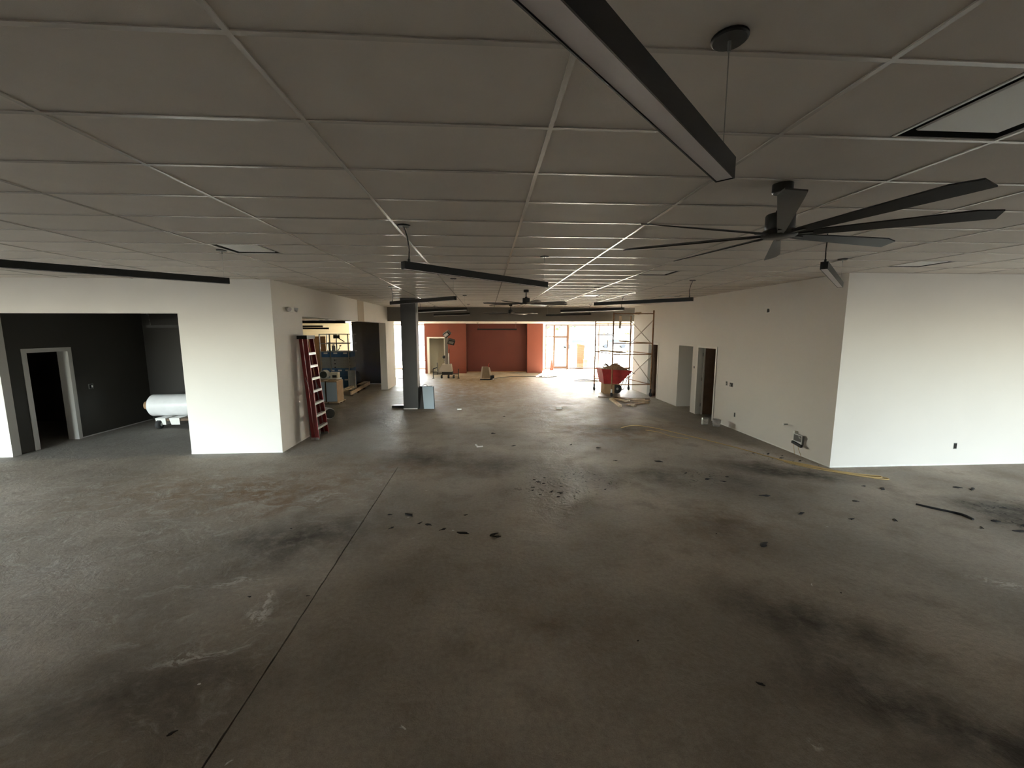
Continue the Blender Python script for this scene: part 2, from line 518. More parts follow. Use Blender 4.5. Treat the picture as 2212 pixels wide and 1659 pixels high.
struct(B(-14.2, -3.7, 3.78, 14.2, 27.6, 3.95), 'roof', 'outer', 'roof deck over the whole shop above the ceiling', 'roof')
struct(B(-14.2, -3.7, 0, -14.0, 27.6, 3.78), 'wall_outer_left', 'wall', 'outer side wall far to the left', 'wall')
struct(B(14.0, -3.7, 0, 14.2, 27.6, 3.78), 'wall_outer_right', 'wall', 'outer side wall far to the right', 'wall')

# shop front: header, sill and glazing
struct(wall('x', -14, 14, 27.4, 27.6, 3.78, [(-13.4, -3.7, 0.05, 2.97), (3.92, 13.6, 0.0, 2.97)]), 'wall_front', 'cream',
       'front wall with its long glazed openings to the street', 'wall')
def mullions(root, xs, y, z0, z1, rails, w=0.06, d=0.11, part='mullion'):
    for x in xs: B(x - w / 2, y - d / 2, z0, x + w / 2, y + d / 2, z1).build(part, 'bronze', root)
    for (xa, xb, z, h) in rails: B(xa, y - d / 2 + 0.01, z - h / 2, xb, y + d / 2 - 0.01, z + h / 2).build('rail', 'bronze', root)
w1 = empty('window_1', (0, 0, 0), 'tall bronze framed shopfront glazing left of the red wall', 'window'); w1['kind'] = 'structure'
xs = [-13.37, -11.8, -10.2, -8.6, -7.0, -5.4, -3.73]
mullions(w1, xs, 27.5, 0.05, 2.97, [(-13.4, -3.7, 0.08, 0.06), (-13.4, -3.7, 2.94, 0.06), (-13.4, -3.7, 0.62, 0.05)])
for a, b in zip(xs[:-1], xs[1:]): B(a + 0.03, 27.495, 0.08, b - 0.03, 27.505, 2.94).build('pane', 'glass', w1)
w2 = empty('window_2', (0, 0, 0), 'bronze framed shopfront glazing behind the scaffold', 'window'); w2['kind'] = 'structure'
xs2 = [3.95, 5.47, 7.55, 9.75, 11.7, 13.57]
mullions(w2, xs2, 27.5, 0.0, 2.97, [(3.92, 13.6, 2.94, 0.06), (5.47, 13.6, 0.05, 0.08), (3.92, 4.49, 2.18, 0.07), (3.92, 4.49, 0.05, 0.08)])
for a, b in zip(xs2[1:-1], xs2[2:]): B(a + 0.03, 27.495, 0.08, b - 0.03, 27.505, 2.94).build('pane', 'glass', w2)
B(3.98, 27.495, 0.08, 4.47, 27.505, 2.15).build('pane', 'glass', w2)
B(3.98, 27.495, 2.21, 4.47, 27.505, 2.91).build('pane', 'glass', w2)
d1 = empty('door_1', (0, 0, 0), 'glazed shopfront door with transom light beside the red wall', 'door'); d1['kind'] = 'structure'
for x in (4.51, 5.40): B(x - 0.05, 27.45, 0, x + 0.05, 27.55, 2.94).build('door_post', 'bronze', d1)
B(4.56, 27.44, 2.10, 5.35, 27.56, 2.22).build('transom_bar', 'bronze', d1)
B(4.56, 27.44, 0.02, 5.35, 27.56, 0.20).build('bottom_rail', 'bronze', d1)
B(4.56, 27.495, 0.20, 5.35, 27.505, 2.10).build('pane', 'glass', d1)
B(4.56, 27.495, 2.22, 5.35, 27.505, 2.91).build('pane', 'glass', d1)
B(5.28, 27.36, 0.95, 5.31, 27.40, 1.25).bar((5.295, 27.38, 1.0), (5.295, 27.46, 1.0), 0.02, 0.02).bar((5.295, 27.38, 1.2), (5.295, 27.46, 1.2), 0.02, 0.02).build('pull_handle', 'steel', d1)

# glazing behind the photographer
struct(wall('x', -14, 14, -3.7, -3.5, 3.78, [(-13.5, -7.8, 0.10, 3.3), (9.2, 12.6, 0.10, 3.3)]), 'wall_rear', 'wall', 'rear wall with wide glazing behind the camera', 'wall')
for nm, lb, xs3 in (('window_3', 'rear glazing behind the camera on the left', [-13.47, -11.6, -9.7, -7.83]), ('window_4', 'rear glazing behind the camera on the right', [9.23, 10.9, 12.57])):
    w3 = empty(nm, (0, 0, 0), lb, 'window'); w3['kind'] = 'structure'
    mullions(w3, xs3, -3.6, 0.10, 3.3, [(xs3[0] - 0.03, xs3[-1] + 0.03, 0.13, 0.06), (xs3[0] - 0.03, xs3[-1] + 0.03, 3.27, 0.06)])
    for a, b in zip(xs3[:-1], xs3[1:]): B(a + 0.03, -3.605, 0.16, b - 0.03, -3.595, 3.24).build('pane', 'glass', w3)

# ------------------------------------------------------------------ inner walls
LF, LS = 8.77, -4.35
struct(wall('x', -14, LS, LF, LF + 0.16, 3.62, [(-9.70, -6.20, 0.0, 2.915)]), 'wall_left_front', 'wall',
       'white painted wall at left with a wide opening into the dark room')
struct(wall('y', LF + 0.16, 19.85, LS - 0.28, LS, 3.62, [(10.12, 18.2, 0.0, 2.895)]), 'wall_left_side', 'wall',
       'left corridor wall with a long opening behind the red ladder')
B(LS, 14.4, 2.895, LS + 0.006, 15.1, 3.597).build('bare_board_patch', 'patch', bpy.data.objects['wall_left_side'])['label'] = 'unpainted brownish strip above the opening'
struct(B(LS, LF - 0.004, 0, LS - 1.85, LF, 0.035), 'baseboard_left_front', 'mud', 'rough white strip along the foot of the left wall', 'baseboard')
struct(B(-10.5, LF - 0.004, 0, -9.70, LF, 0.03), 'baseboard_left_jamb', 'mud', 'rough white strip under the narrow left jamb', 'baseboard')
struct(B(LS, LF, 0, LS + 0.004, 10.12, 0.03), 'baseboard_left_side', 'mud', 'rough white strip at the foot of the corridor wall behind the ladder', 'baseboard')
# dark room
struct(wall('y', LF + 0.16, 12.40, -9.95, -9.75, 3.05, [(9.31, 10.21, 0.0, 2.12)]), 'wall_dark_left', 'dark_wall', 'charcoal side wall of the dark room with a white door frame')
struct(B(-6.0, LF + 0.16, 0, -5.9, 12.40, 3.05), 'wall_dark_right', 'dark_wall', 'charcoal wall closing the right side of the dark room')
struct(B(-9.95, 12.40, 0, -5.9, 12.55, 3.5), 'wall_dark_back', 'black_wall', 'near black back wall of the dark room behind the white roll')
struct(B(-14, 12.40, 0, -9.95, 12.55, 3.5), 'wall_store_back', 'dark_wall', 'closing wall of the black store beyond the white door frame')
struct(B(-14, LF + 0.16, 3.05, -5.9, 12.4, 3.12), 'ceiling_dark_room', 'tile', 'low ceiling of the dark room', 'ceiling')
struct(B(-9.75, 10.3, 0, -9.744, 12.4, 0.025), 'baseboard_dark_left', 'mud', 'ragged pale strip at the foot of the charcoal wall', 'baseboard')
def casing(name, label, x0, x1, y0, y1, ztop, w, m='trim', proud=0.02):
    r = empty(name, (0, 0, 0), label, 'door'); r['kind'] = 'structure'
    xa, xb = x0 - proud, x1 + proud
    B(xa, y0 - w, 0, xb, y0 + 0.02, ztop + w).build('jamb', m, r)
    B(xa, y1 - 0.02, 0, xb, y1 + w, ztop + w).build('jamb', m, r)
    B(xa, y0 + 0.02, ztop - 0.02, xb, y1 - 0.02, ztop + w).build('head', m, r)
    return r
casing('door_2', 'white door frame around the pitch black doorway in the dark room', -9.95, -9.75, 9.31, 10.21, 2.12, 0.07)

# left wing behind the long opening
struct(B(-6.42, 20.2, 0, -4.63, 20.5, HL), 'wall_dark_panel', 'column', 'dark grey wall seen through the left opening', 'wall')
struct(B(-6.42, 20.19, 0, -4.63, 20.2, 0.03), 'baseboard_dark_panel', 'mud', 'pale strip at the foot of the dark grey wall', 'baseboard')
struct(MB().box(-14, 12.55, HL + 0.02, LS - 0.28, 27.4, HL + 0.12).box(-5.9, LF + 0.16, HL + 0.02, LS - 0.28, 12.55, HL + 0.12), 'ceiling_left_wing', 'low_ceiling', 'low cream ceiling of the left wing', 'ceiling')
struct(B(-14, 24.6, 0, -7.95, 24.75, HL + 0.02), 'wall_left_wing', 'cream', 'cream partition behind the plywood in the left wing', 'wall')

# right walls
RF, RS = 7.13, 6.46
struct(B(RS, RF, 0, 14, RF + 0.14, 3.62), 'wall_right_front', 'wall', 'large blank white wall facing the camera at right')
struct(wall('y', RF + 0.14, 17.85, RS, RS + 0.14, 3.62, [(11.22, 12.22, 0, 2.08), (12.55, 13.5, 0, 2.08), (15.18, 16.1, 0, 2.06)]), 'wall_right_side', 'wall',
       'right corridor wall with three doorways receding to the scaffold')
struct(B(RS + 0.14, 17.71, 0, 14, 17.85, 3.62), 'wall_right_end', 'wall', 'end wall closing the right hand rooms', 'wall')
struct(B(RS, RF - 0.004, 0, 14, RF, 0.03), 'baseboard_right_front', 'mud', 'rough white strip along the foot of the blank right wall', 'baseboard')
struct(B(RS - 0.004, RF, 0, RS, 11.14, 0.03), 'baseboard_right_side', 'mud', 'rough white strip along the foot of the right corridor wall', 'baseboard')
struct(B(RS + 0.14, 13.5, 0, 9.0, 13.62, 3.0), 'wall_recess', 'wall', 'grey lit wall inside the open recess', 'wall')
struct(B(RS + 0.14, 12.38, 0, 9.0, 12.50, 3.0), 'wall_recess_near', 'wall', 'partition between the recess and the room with the brown door', 'wall')
struct(B(9.0, 12.38, 0, 9.12, 13.62, 3.0), 'wall_recess_back', 'wall', 'far end of the open recess', 'wall')
struct(B(RS + 0.14, RF + 0.14, 3.0, 14, 17.71, 3.1), 'ceiling_right_rooms', 'tile', 'ceiling of the closed rooms at right', 'ceiling')

def inner_door(name, label, y0, y1, ztop, leaf_y, white_edge):
    r = casing(name, label, RS, RS + 0.14, y0, y1, ztop, 0.045, 'trim', 0.015)
    lf = B(RS + 0.16, leaf_y, 0.01, RS + 1.02, leaf_y + 0.045, ztop - 0.04).build('leaf', 'brown_door', r)
    lf['label'] = 'brown wooden door standing open'
    if white_edge:
        B(RS + 0.12, leaf_y + 0.002, 0.01, RS + 0.158, leaf_y + 0.043, ztop - 0.04).build('door_edge', 'trim', r)
    for z in (0.3, 1.1, 1.85):
        B(RS + 0.10, leaf_y + 0.046, z - 0.05, RS + 0.17, leaf_y + 0.06, z + 0.05).build('hinge', 'steel', lf)
    MB().cyl((RS + 0.95, leaf_y - 0.06, 1.0), (RS + 0.95, leaf_y, 1.0), 0.028).build('knob', 'steel', lf)
    return r
inner_door('door_3', 'white framed doorway with a brown door open inside, beside the recess', 11.22, 12.22, 2.08, 12.08, True)
inner_door('door_4', 'brown doorway in the right wall behind the scaffold wheel', 15.18, 16.1, 2.06, 16.0, False)

# soffit, low ceiling, red block
struct(B(-14, 18.6, 2.985, 14, 18.85, 3.62), 'soffit', 'soffit', 'dark grey dropped beam across the far end of the ceiling', 'beam')
struct(B(LS - 0.28, 18.85, HL, 14, 27.4, HL + 0.1), 'ceiling_far', 'low_ceiling', 'lower cream ceiling beyond the dropped beam', 'ceiling')
struct(wall('x', -3.72, -1.24, 25.0, 25.14, HL, [(-3.45, -2.52, 0, 2.14)]), 'wall_red_left', 'red', 'red painted wall with a doorway behind the light tower')
struct(B(2.46, 25.0, 0, 3.42, 25.14, HL), 'wall_red_right', 'red', 'red painted wall beside the bright shopfront door')
struct(B(-1.24, 25.55, 0, 2.46, 25.7, HL), 'wall_red_centre', 'red_deep', 'deep red recessed wall behind the small machine')
struct(B(-1.38, 25.14, 0, -1.24, 25.7, HL), 'wall_red_return_left', 'red_deep', 'deep red return at the left of the recess')
struct(B(2.46, 25.14, 0, 2.60, 25.7, HL), 'wall_red_return_right', 'red_deep', 'deep red return at the right of the recess')
struct(B(3.30, 25.14, 0, 3.42, 27.4, HL), 'wall_red_side_right', 'wall', 'side of the red block next to the shopfront door')
struct(B(-3.72, 25.14, 0, -3.60, 27.4, HL), 'wall_red_side_left', 'wall', 'side of the red block next to the left glazing')
struct(B(-3.60, 26.2, 0, -1.38, 26.3, HL), 'wall_cream', 'cream', 'cream wall seen through the doorway in the red wall')
struct(B(-1.24, 25.53, 0, 2.46, 25.55, 0.06), 'baseboard_red', 'tan', 'tan strip at the foot of the recessed red wall', 'baseboard')
r = empty('door_5', (0, 0, 0), 'white door frame in the red wall behind the light tower', 'door'); r['kind'] = 'structure'
B(-3.57, 24.98, 0, -3.43, 25.16, 2.2).build('jamb', 'trim', r)
B(-2.54, 24.98, 0, -2.48, 25.16, 2.2).build('jamb', 'trim', r)
B(-3.43, 24.98, 2.12, -2.54, 25.16, 2.2).build('head', 'trim', r)

# ------------------------------------------------------------------ suspended ceiling
ce = struct(B(-14, -3.5, 3.70, 14, 18.7, 3.72), 'ceiling', 'plenum', 'suspended ceiling of large grey tiles in a white grid', 'ceiling')
fw = Vector((math.sin(YAW) * math.cos(PITCH), math.cos(YAW) * math.cos(PITCH), -math.sin(PITCH)))
rt = Vector((math.cos(YAW), -math.sin(YAW), 0))
up = rt.cross(fw)
def seen(x, y, z):
    d = Vector((x, y, z - CAMZ))
    c = d.dot(fw)
    if c < 0.1: return None
    return (1106 + FPX * d.dot(rt) / c, 829.5 - FPX * d.dot(up) / c)
half = {(-2, 6): 0, (2, 0): 1, (3, 9): 0, (6, 7): 0, (3, 17): 0, (5, 17): 0}     # slots with a 2 x 2 diffuser (0 = left half)
slots = []
for i in range(-11, 12):
    for j in range(-16, 28):
        x0, y0 = GX + i * TX, GY + j * TY
        if x0 < -14 or x0 + TX > 14.1 or y0 < -3.5: continue
        if y0 > LF and (x0 + TX < LS or x0 > RS): continue
        if y0 > RF and x0 > RS: continue
        if y0 > 18.5: continue
        q = [seen(x0 + a * TX, y0 + b * TY, HC) for a in (0, 0.5, 1) for b in (0, 0.5, 1)]
        vis = [p for p in q if p and -60 < p[0] < 2272 and -60 < p[1] < 1700]
        d2 = (x0 + TX / 2) ** 2 + (y0 + TY / 2) ** 2
        slots.append((0 if vis else 1, d2, i, j, x0, y0))
slots.sort()
tm = B(-0.6060, -0.3010, 0.0, 0.6060, 0.3010, 0.016).mesh('ceiling_tile')
tm.materials.append(M['tile'])
rest = MB()
n_t = 0
for vis, d2, i, j, x0, y0 in slots:
    if (i, j) in half:
        h = half[(i, j)]
        cx = x0 + (TX * 0.75 if h == 0 else TX * 0.25)
        B(cx - 0.302, y0 + 0.004, HC + 0.001, cx + 0.302, y0 + TY - 0.004, HC + 0.017).build('ceiling_tile', 'tile', ce)
        continue
    c = (x0 + TX / 2, y0 + TY / 2, HC + 0.001 + random.uniform(0, 0.0015))
    if n_t < 285:
        o = bpy.data.objects.new('ceiling_tile', tm)
        COL.objects.link(o)
        o.parent = ce
        o.location = c
        n_t += 1
    else:
        rest.box(c[0] - 0.606, c[1] - 0.301, c[2], c[0] + 0.606, c[1] + 0.301, c[2] + 0.016)
rest.build('ceiling_tile_field', 'tile', ce, kind='stuff')
for i in range(-10, 13):
    x = GX + i * TX
    y1 = 18.6
    if x > RS: y1 = RF
    if x < LS: y1 = LF
    MB().box(x - 0.012, -3.5, HC - 0.006, x + 0.012, y1, HC).box(x - 0.002, -3.5, HC, x + 0.002, y1, HC + 0.03).build('main_tee', 'tee', ce)
for j in range(-8, 28):
    y = GY + j * TY
    if y > 18.55: continue
    xa, xb = -14, 14
    if y > LF: xa = LS
    if y > RF: xb = RS
    MB().box(xa, y - 0.012, HC - 0.0055, xb, y + 0.012, HC - 0.0005).build('cross_tee', 'tee', ce)

# plaque diffusers in the ceiling
dl = {(-2, 6): 'square white ceiling diffuser above the left wall opening', (2, 0): 'square ceiling diffuser close overhead at upper right',
      (3, 9): 'square ceiling diffuser behind the large near fan', (6, 7): 'square ceiling diffuser just above the blank right wall',
      (3, 17): 'square ceiling diffuser deep in the room above the long right pendant', (5, 17): 'square ceiling diffuser beside the right corridor wall'}
for (i, j), h in half.items():
    x0 = GX + i * TX + (0 if h == 0 else TX / 2)
    y0 = GY + j * TY
    r = empty('ceiling_diffuser', (x0 + TX / 4, y0 + TY / 2, HC), dl[(i, j)], 'diffuser', 'square plaque diffusers in the ceiling')
    s_ = 0.30
    B(-s_, -s_, 0.05, s_, s_, 0.055).build('back_pan', 'plenum', r)
    fr, wl_ = MB(), MB()
    for a in (-1, 1):
        fr.box(a * s_, -s_, -0.003, a * (s_ - 0.014), s_, 0.003)
        fr.box(-s_, a * s_, -0.003, s_, a * (s_ - 0.014), 0.003)
        wl_.box(a * s_, -s_, 0.003, a * (s_ - 0.006), s_, 0.05)
        wl_.box(-s_, a * s_, 0.003, s_, a * (s_ - 0.006), 0.05)
    wl_.build('inner_throat', 'plenum', r)
    fr.build('outer_frame', 'tee', r)
    q = 0.225
    MB().hexa([(-q, -q, 0.004), (q, -q, 0.004), (q, q, 0.004), (-q, q, 0.004), (-q - .006, -q - .006, 0.012), (q + .006, -q - .006, 0.012), (q + .006, q + .006, 0.012), (-q - .006, q + .006, 0.012)]).build('face_plate', 'white', r)

# ------------------------------------------------------------------ pendants
def pendant(p_feed, p_free, label, ztop=3.25, hang=True, zc=HC, disc=True, m='black', lens='lens', h=0.075, w=0.066, drop=0.0):
    """p_feed carries the power cord, p_free the plain suspension wire."""
    a, b = Vector((*p_feed, 0)), Vector((*p_free, 0))
    mid = (a + b) / 2
    d = (b - a)
    L = d.length
    r = empty('pendant_light', (mid.x, mid.y, ztop - h), label, 'pendant light', 'long black linear pendants', math.atan2(d.y, d.x))
    H = MB()
    H.box(-L / 2, -w / 2, 0.012, L / 2, w / 2, h)
    H.build('housing', m, r)
    e = MB()
    e.box(-L / 2, -w / 2, 0.0, L / 2, -w / 2 + 0.004, 0.012).box(-L / 2, w / 2 - 0.004, 0.0, L / 2, w / 2, 0.012)
    e.box(-L / 2, -w / 2 + 0.004, 0, -L / 2 + 0.004, w / 2 - 0.004, 0.012).box(L / 2 - 0.004, -w / 2 + 0.004, 0, L / 2, w / 2 - 0.004, 0.012)
    e.build('lip', m, r)
    B(-L / 2 + 0.005, -w / 2 + 0.005, 0.003 - drop, L / 2 - 0.005, w / 2 - 0.005, 0.011).build('lens', 'white' if drop else lens, r)  # dropped lenses are plain white and hang below the lip
    if hang:
        top = zc - ztop + h
        xa = -L / 2 + 0.07
        pts = [(xa, 0, h), (xa, 0, h + 0.02), (xa + 0.012, 0.004, h + (top - h) * 0.35), (xa - 0.01, 0, h + (top - h) * 0.7), (xa - 0.045, 0, top - 0.02)]
        MB().tube(pts, 0.006, 6).build('power_cord', 'black', r)
        MB().cyl((xa, 0, h), (xa, 0, h + 0.03), 0.011, n=8).build('cord_grip', 'black', r)
        xb = L / 2 - 0.05
        MB().cyl((xb, 0, h), (xb, 0, top), 0.0022, n=5).build('suspension_wire', 'wire', r)
        MB().cyl((xa + 0.02, 0, h), (xa - 0.02, 0, top), 0.002, n=5).build('suspension_wire', 'wire', r)
        if disc:
            for xx, rr in ((xa - 0.045, 0.064), (xb, 0.062)):
                c = MB().lathe([(0, top - 0.014), (rr * 0.9, top - 0.014), (rr, top - 0.009), (rr, top - 0.002), (0, top - 0.002)], (xx, 0, 0), 20).build('canopy', 'black', r)
                MB().cyl((xx, 0, top - 0.05), (xx, 0, top - 0.012), 0.006, n=8).build('stem', 'steel', c)
    return r
def chev(x, y, sx, sy, L=2.36):
    k = L / math.sqrt(2)
    return (x, y), (x + sx * k, y + sy * k)
# overhead pendant: the free end is in view, fed from behind the camera
pendant((-0.75, -0.06), (0.90, 1.58), 'large black pendant running out of the top of the picture', ztop=3.205)
a_, b_ = chev(-0.82, 4.24, 1, 1); pendant(a_, b_, 'black pendant hung by a dark cord left of centre, in front of the column')
a_, b_ = chev(-5.02, 4.04, 1, 1); pendant(a_, b_, 'black pendant cut by the left edge above the dark room opening')
a_, b_ = chev(4.24, 8.36, -1, 1, 2.3); pendant(a_, b_, 'longest black pendant in front of the right corridor wall')
a_, b_ = chev(4.15, 12.39, -1, 1, 2.3); pendant(a_, b_, 'black pendant with dropped white lens above the scaffold', ztop=3.27, drop=0.022)
a_, b_ = chev(4.15, 16.35, -1, 1, 2.2); pendant(a_, b_, 'small black pendant against the dark beam left of the scaffold', ztop=3.27)
a_, b_ = chev(-2.24, 9.98, 1, -1, 2.3); pendant(a_, b_, 'black pendant crossing the top of the dark column')
a_, b_ = chev(-2.22, 13.9, 1, -1, 2.3); pendant(a_, b_, 'black pendant with dropped white lens right of the column', drop=0.02)
a_, b_ = chev(-2.22, 17.9, 1, -1, 2.2); pendant(a_, b_, 'small black pendant against the dark beam right of the column', ztop=3.27, drop=0.014)
a_, b_ = chev(3.45, 4.12, 1, 1, 2.44); pendant(a_, b_, 'black pendant end under the near fan blades, beside the right wall', ztop=3.27)
pendant((-0.50, 22.2), (1.62, 22.2), 'thin black pendant level in front of the deep red wall', ztop=2.68, zc=HL)
pendant((-6.75, 14.3), (-4.75, 14.3), 'black pendant just under the head of the left opening', ztop=2.89, zc=HL + 0.02)
pendant((-8.6, 18.1), (-6.95, 18.1), 'short black pendant in the left wing, upper of two', ztop=2.79, zc=HL + 0.02)
pendant((-8.9, 17.4), (-6.45, 17.4), 'brownish black pendant in the left wing, lower of two', ztop=2.70, zc=HL + 0.02)
pendant((-9.0, 11.6), (-6.6, 11.6), 'dark pendant with pale underside inside the charcoal room', ztop=2.72, zc=3.05)

# ------------------------------------------------------------------ ceiling fans
def make_fan(loc, label, phase):
    r = empty('ceiling_fan', loc, label, 'ceiling fan', 'eight bladed black ceiling fans')
    MB().lathe([(0, 0), (0.066, 0), (0.066, -0.055), (0.058, -0.062), (0, -0.062)], n=28).build('canopy', 'fan', r)
    MB().cyl((0, 0, -0.06), (0, 0, -0.19), 0.014, n=12).build('downrod', 'fan', r)
    mh = MB().lathe([(0, -0.175), (0.03, -0.178), (0.034, -0.20), (0.088, -0.205), (0.094, -0.215), (0.094, -0.30), (0.086, -0.315), (0, -0.315)], n=32).build('motor_housing', 'fan', r)
    MB().lathe([(0, -0.315), (0.105, -0.317), (0.115, -0.327), (0.115, -0.352), (0.10, -0.362), (0, -0.364)], n=32).build('hub_plate', 'fan', r)
    # one blade along +x, narrow at the root and broad with a slanted tip, pitched
    R = 1.10
    st = [(0.10, -0.022, 0.022), (0.22, -0.028, 0.030), (0.5, -0.042, 0.040), (0.8, -0.058, 0.050), (0.985, -0.068, 0.056), (R, -0.040, 0.058)]
    vs, fs = [], []
    for k, (x, y0, y1) in enumerate(st):
        pit = -math.radians(24 - 10 * x / R)
        for y in (y0, y1):
            for dz in (0.004, -0.004):
                vs.append((x, y * math.cos(pit), y * math.sin(pit) + dz))
    for k in range(len(st) - 1):
        a = 4 * k
        b = a + 4
        fs += [(a, b, b + 2, a + 2), (a + 1, a + 3, b + 3, b + 1), (a, a + 1, b + 1, b), (a + 2, b + 2, b + 3, a + 3)]
    fs += [(0, 2, 3, 1), (len(vs) - 4, len(vs) - 3, len(vs) - 1, len(vs) - 2)]
    bm_ = MB().add(vs, fs).mesh('blade')
    bm_.materials.append(M['blade'])
    im = MB().box(0.08, -0.018, -0.008, 0.20, 0.018, 0.000).mesh('blade_iron')
    im.materials.append(M['fan'])
    for k in range(8):
        o = bpy.data.objects.new('blade', bm_)
        COL.objects.link(o)
        o.parent = r
        o.location = (0, 0, -0.345)
        o.rotation_euler = (0, 0, phase + k * PI / 4)
        q = bpy.data.objects.new('blade_iron', im)
        COL.objects.link(q)
        q.parent = o
    return r
make_fan((2.10, 2.94, HC), 'large near black ceiling fan at upper right with eight broad blades', math.radians(12))
make_fan((1.01, 10.59, HC), 'middle black ceiling fan hanging over the centre of the hall', math.radians(10))
make_fan((0.96, 16.5, HC), 'farthest black ceiling fan against the dark beam', math.radians(4))

# ------------------------------------------------------------------ column and things beside it
col = struct(B(-2.75, 13.54, 0.0, -2.27, 14.02, HC), 'pillar', 'column', 'square charcoal column standing in the middle of the floor left of centre', 'column')
struct(B(-2.752, 13.536, 0, -2.30, 13.54, 0.03), 'trim_1', 'mud', 'white strip along the foot of the charcoal column', 'trim')
r = empty('floor_block', (-2.95, 13.9, 0), 'low dark block on the floor against the left of the column', 'block')
B(-0.24, -0.10, 0, 0.19, 0.10, 0.07).build('body', 'column', r)
B(-0.23, -0.09, 0.07, 0.19, 0.09, 0.078).build('top_plate', 'column', r)
r = empty('leaning_panel', (-1.95, 13.72, 0), 'pale blue faced panel box leaning at the right of the column', 'panel')
MB().hexa([(-0.14, -0.16, 0), (0.20, -0.16, 0), (0.20, -0.12, 0), (-0.14, -0.12, 0), (-0.22, 0.10, 0.71), (0.14, 0.10, 0.71), (0.14, 0.14, 0.71), (-0.22, 0.14, 0.71)]).build('face_sheet', 'panel_blue', r)
MB().hexa([(-0.30, -0.118, 0), (0.17, -0.118, 0), (0.17, 0.16, 0), (-0.30, 0.16, 0), (-0.315, 0.145, 0.72), (0.10, 0.145, 0.72), (0.10, 0.20, 0.72), (-0.315, 0.20, 0.72)]).build('dark_sheet', 'column', r)
MB().hexa([(0.202, -0.17, 0), (0.222, -0.17, 0), (0.222, -0.10, 0), (0.202, -0.10, 0), (0.142, 0.09, 0.715), (0.162, 0.09, 0.715), (0.162, 0.15, 0.715), (0.142, 0.15, 0.715)]).build('edge_strip', 'black', r)
MB().tube([(-0.22, 0.17, 0.72), (-0.17, 0.16, 0.77), (-0.09, 0.15, 0.77), (-0.05, 0.14, 0.72)], 0.008).build('strap', 'black', r)

# ------------------------------------------------------------------ red stepladder against the left wall
def stepladder():
    r = empty('stepladder', (-4.15, 10.05, 0), 'red fibreglass stepladder folded and leaning on the left corridor wall', 'ladder')
    O = Vector((-4.15, 10.05, 0))
    # front rails: near and far
    nb, nt_ = Vector((-4.045, 9.80, 0.02)), Vector((-4.165, 9.76, 2.40))
    fb, ft = Vector((-4.045, 10.42, 0.02)), Vector((-4.165, 10.12, 2.40))
    def rail(p, q, w, d, side, m):
        mb = MB()
        p, q = p - O, q - O
        mb.bar(p, q, d, 0.008, up=(0, 1, 0))          # web
        off = Vector((0, side * 0.016, 0))
        for s_ in (-1, 1):
            e = Vector((s_ * d / 2, 0, 0))
            mb.bar(p + e + off, q + e + off, 0.008, 0.034, up=(0, 1, 0))
        return mb.build('rail', m, r)
    rail(nb, nt_, 0.03, 0.085, 1, 'ladder_red')
    rail(fb, ft, 0.03, 0.085, -1, 'ladder_red')
    nb2, nt2 = Vector((-4.14, 9.81, 0.03)), Vector((-4.27, 9.775, 2.38))
    fb2, ft2 = Vector((-4.14, 10.40, 0.03)), Vector((-4.27, 10.10, 2.38))
    rail(nb2, nt2, 0.03, 0.065, 1, 'ladder_red')
    rail(fb2, ft2, 0.03, 0.065, -1, 'ladder_red')
    for z in (0.28, 0.575, 0.87, 1.165, 1.46, 1.755, 2.05):
        t = (z - 0.02) / 2.38
        a, b = nb.lerp(nt_, t) - O, fb.lerp(ft, t) - O
        mb = MB()
        mb.box(a.x - 0.035, a.y + 0.005, z - 0.012, a.x + 0.05, b.y - 0.005, z + 0.012)
        mb.box(a.x + 0.042, a.y + 0.005, z - 0.04, a.x + 0.05, b.y - 0.005, z + 0.0)
        mb.build('step', 'aluminium', r)
    for z in (0.5, 1.1, 1.7, 2.2):
        t = (z - 0.03) / 2.35
        a, b = nb2.lerp(nt2, t) - O, fb2.lerp(ft2, t) - O
        MB().cyl((a.x, a.y, z), (b.x, b.y, z), 0.014, n=8).build('rear_bar', 'aluminium', r)
    B(-0.18, -0.32, 2.38, 0.045, 0.12, 2.46).build('top_cap', 'black', r)
    for p in (nb, fb, nb2, fb2):
        q = p - O
        B(q.x - 0.04, q.y - 0.022, 0.0, q.x + 0.04, q.y + 0.022, 0.05).build('foot', 'steel', r)
    for side in (nb, fb):
        q0 = nb.lerp(nt_, 0.45) - O if side is nb else fb.lerp(ft, 0.45) - O
        q1 = nb2.lerp(nt2, 0.62) - O if side is nb else fb2.lerp(ft2, 0.62) - O
        MB().bar(q0, q1, 0.02, 0.006).build('spreader', 'steel', r)
stepladder()
# emergency light on the corridor wall
r = empty('emergency_light', (LS, 9.51, 3.03), 'small white two headed emergency light high on the left corridor wall', 'emergency light')
B(0.0, -0.13, -0.05, 0.05, 0.13, 0.05).build('body', 'white', r)
for s_ in (-1, 1):
    h_ = MB().cyl((0.03, s_ * 0.15, 0.02), (0.09, s_ * 0.19, 0.0), 0.035, 0.05, n=14).build('lamp_head', 'white', r)
    MB().cyl((0.088, s_ * 0.1885, 0.0), (0.093, s_ * 0.192, -0.002), 0.042, n=14).build('lens', 'lens', h_)
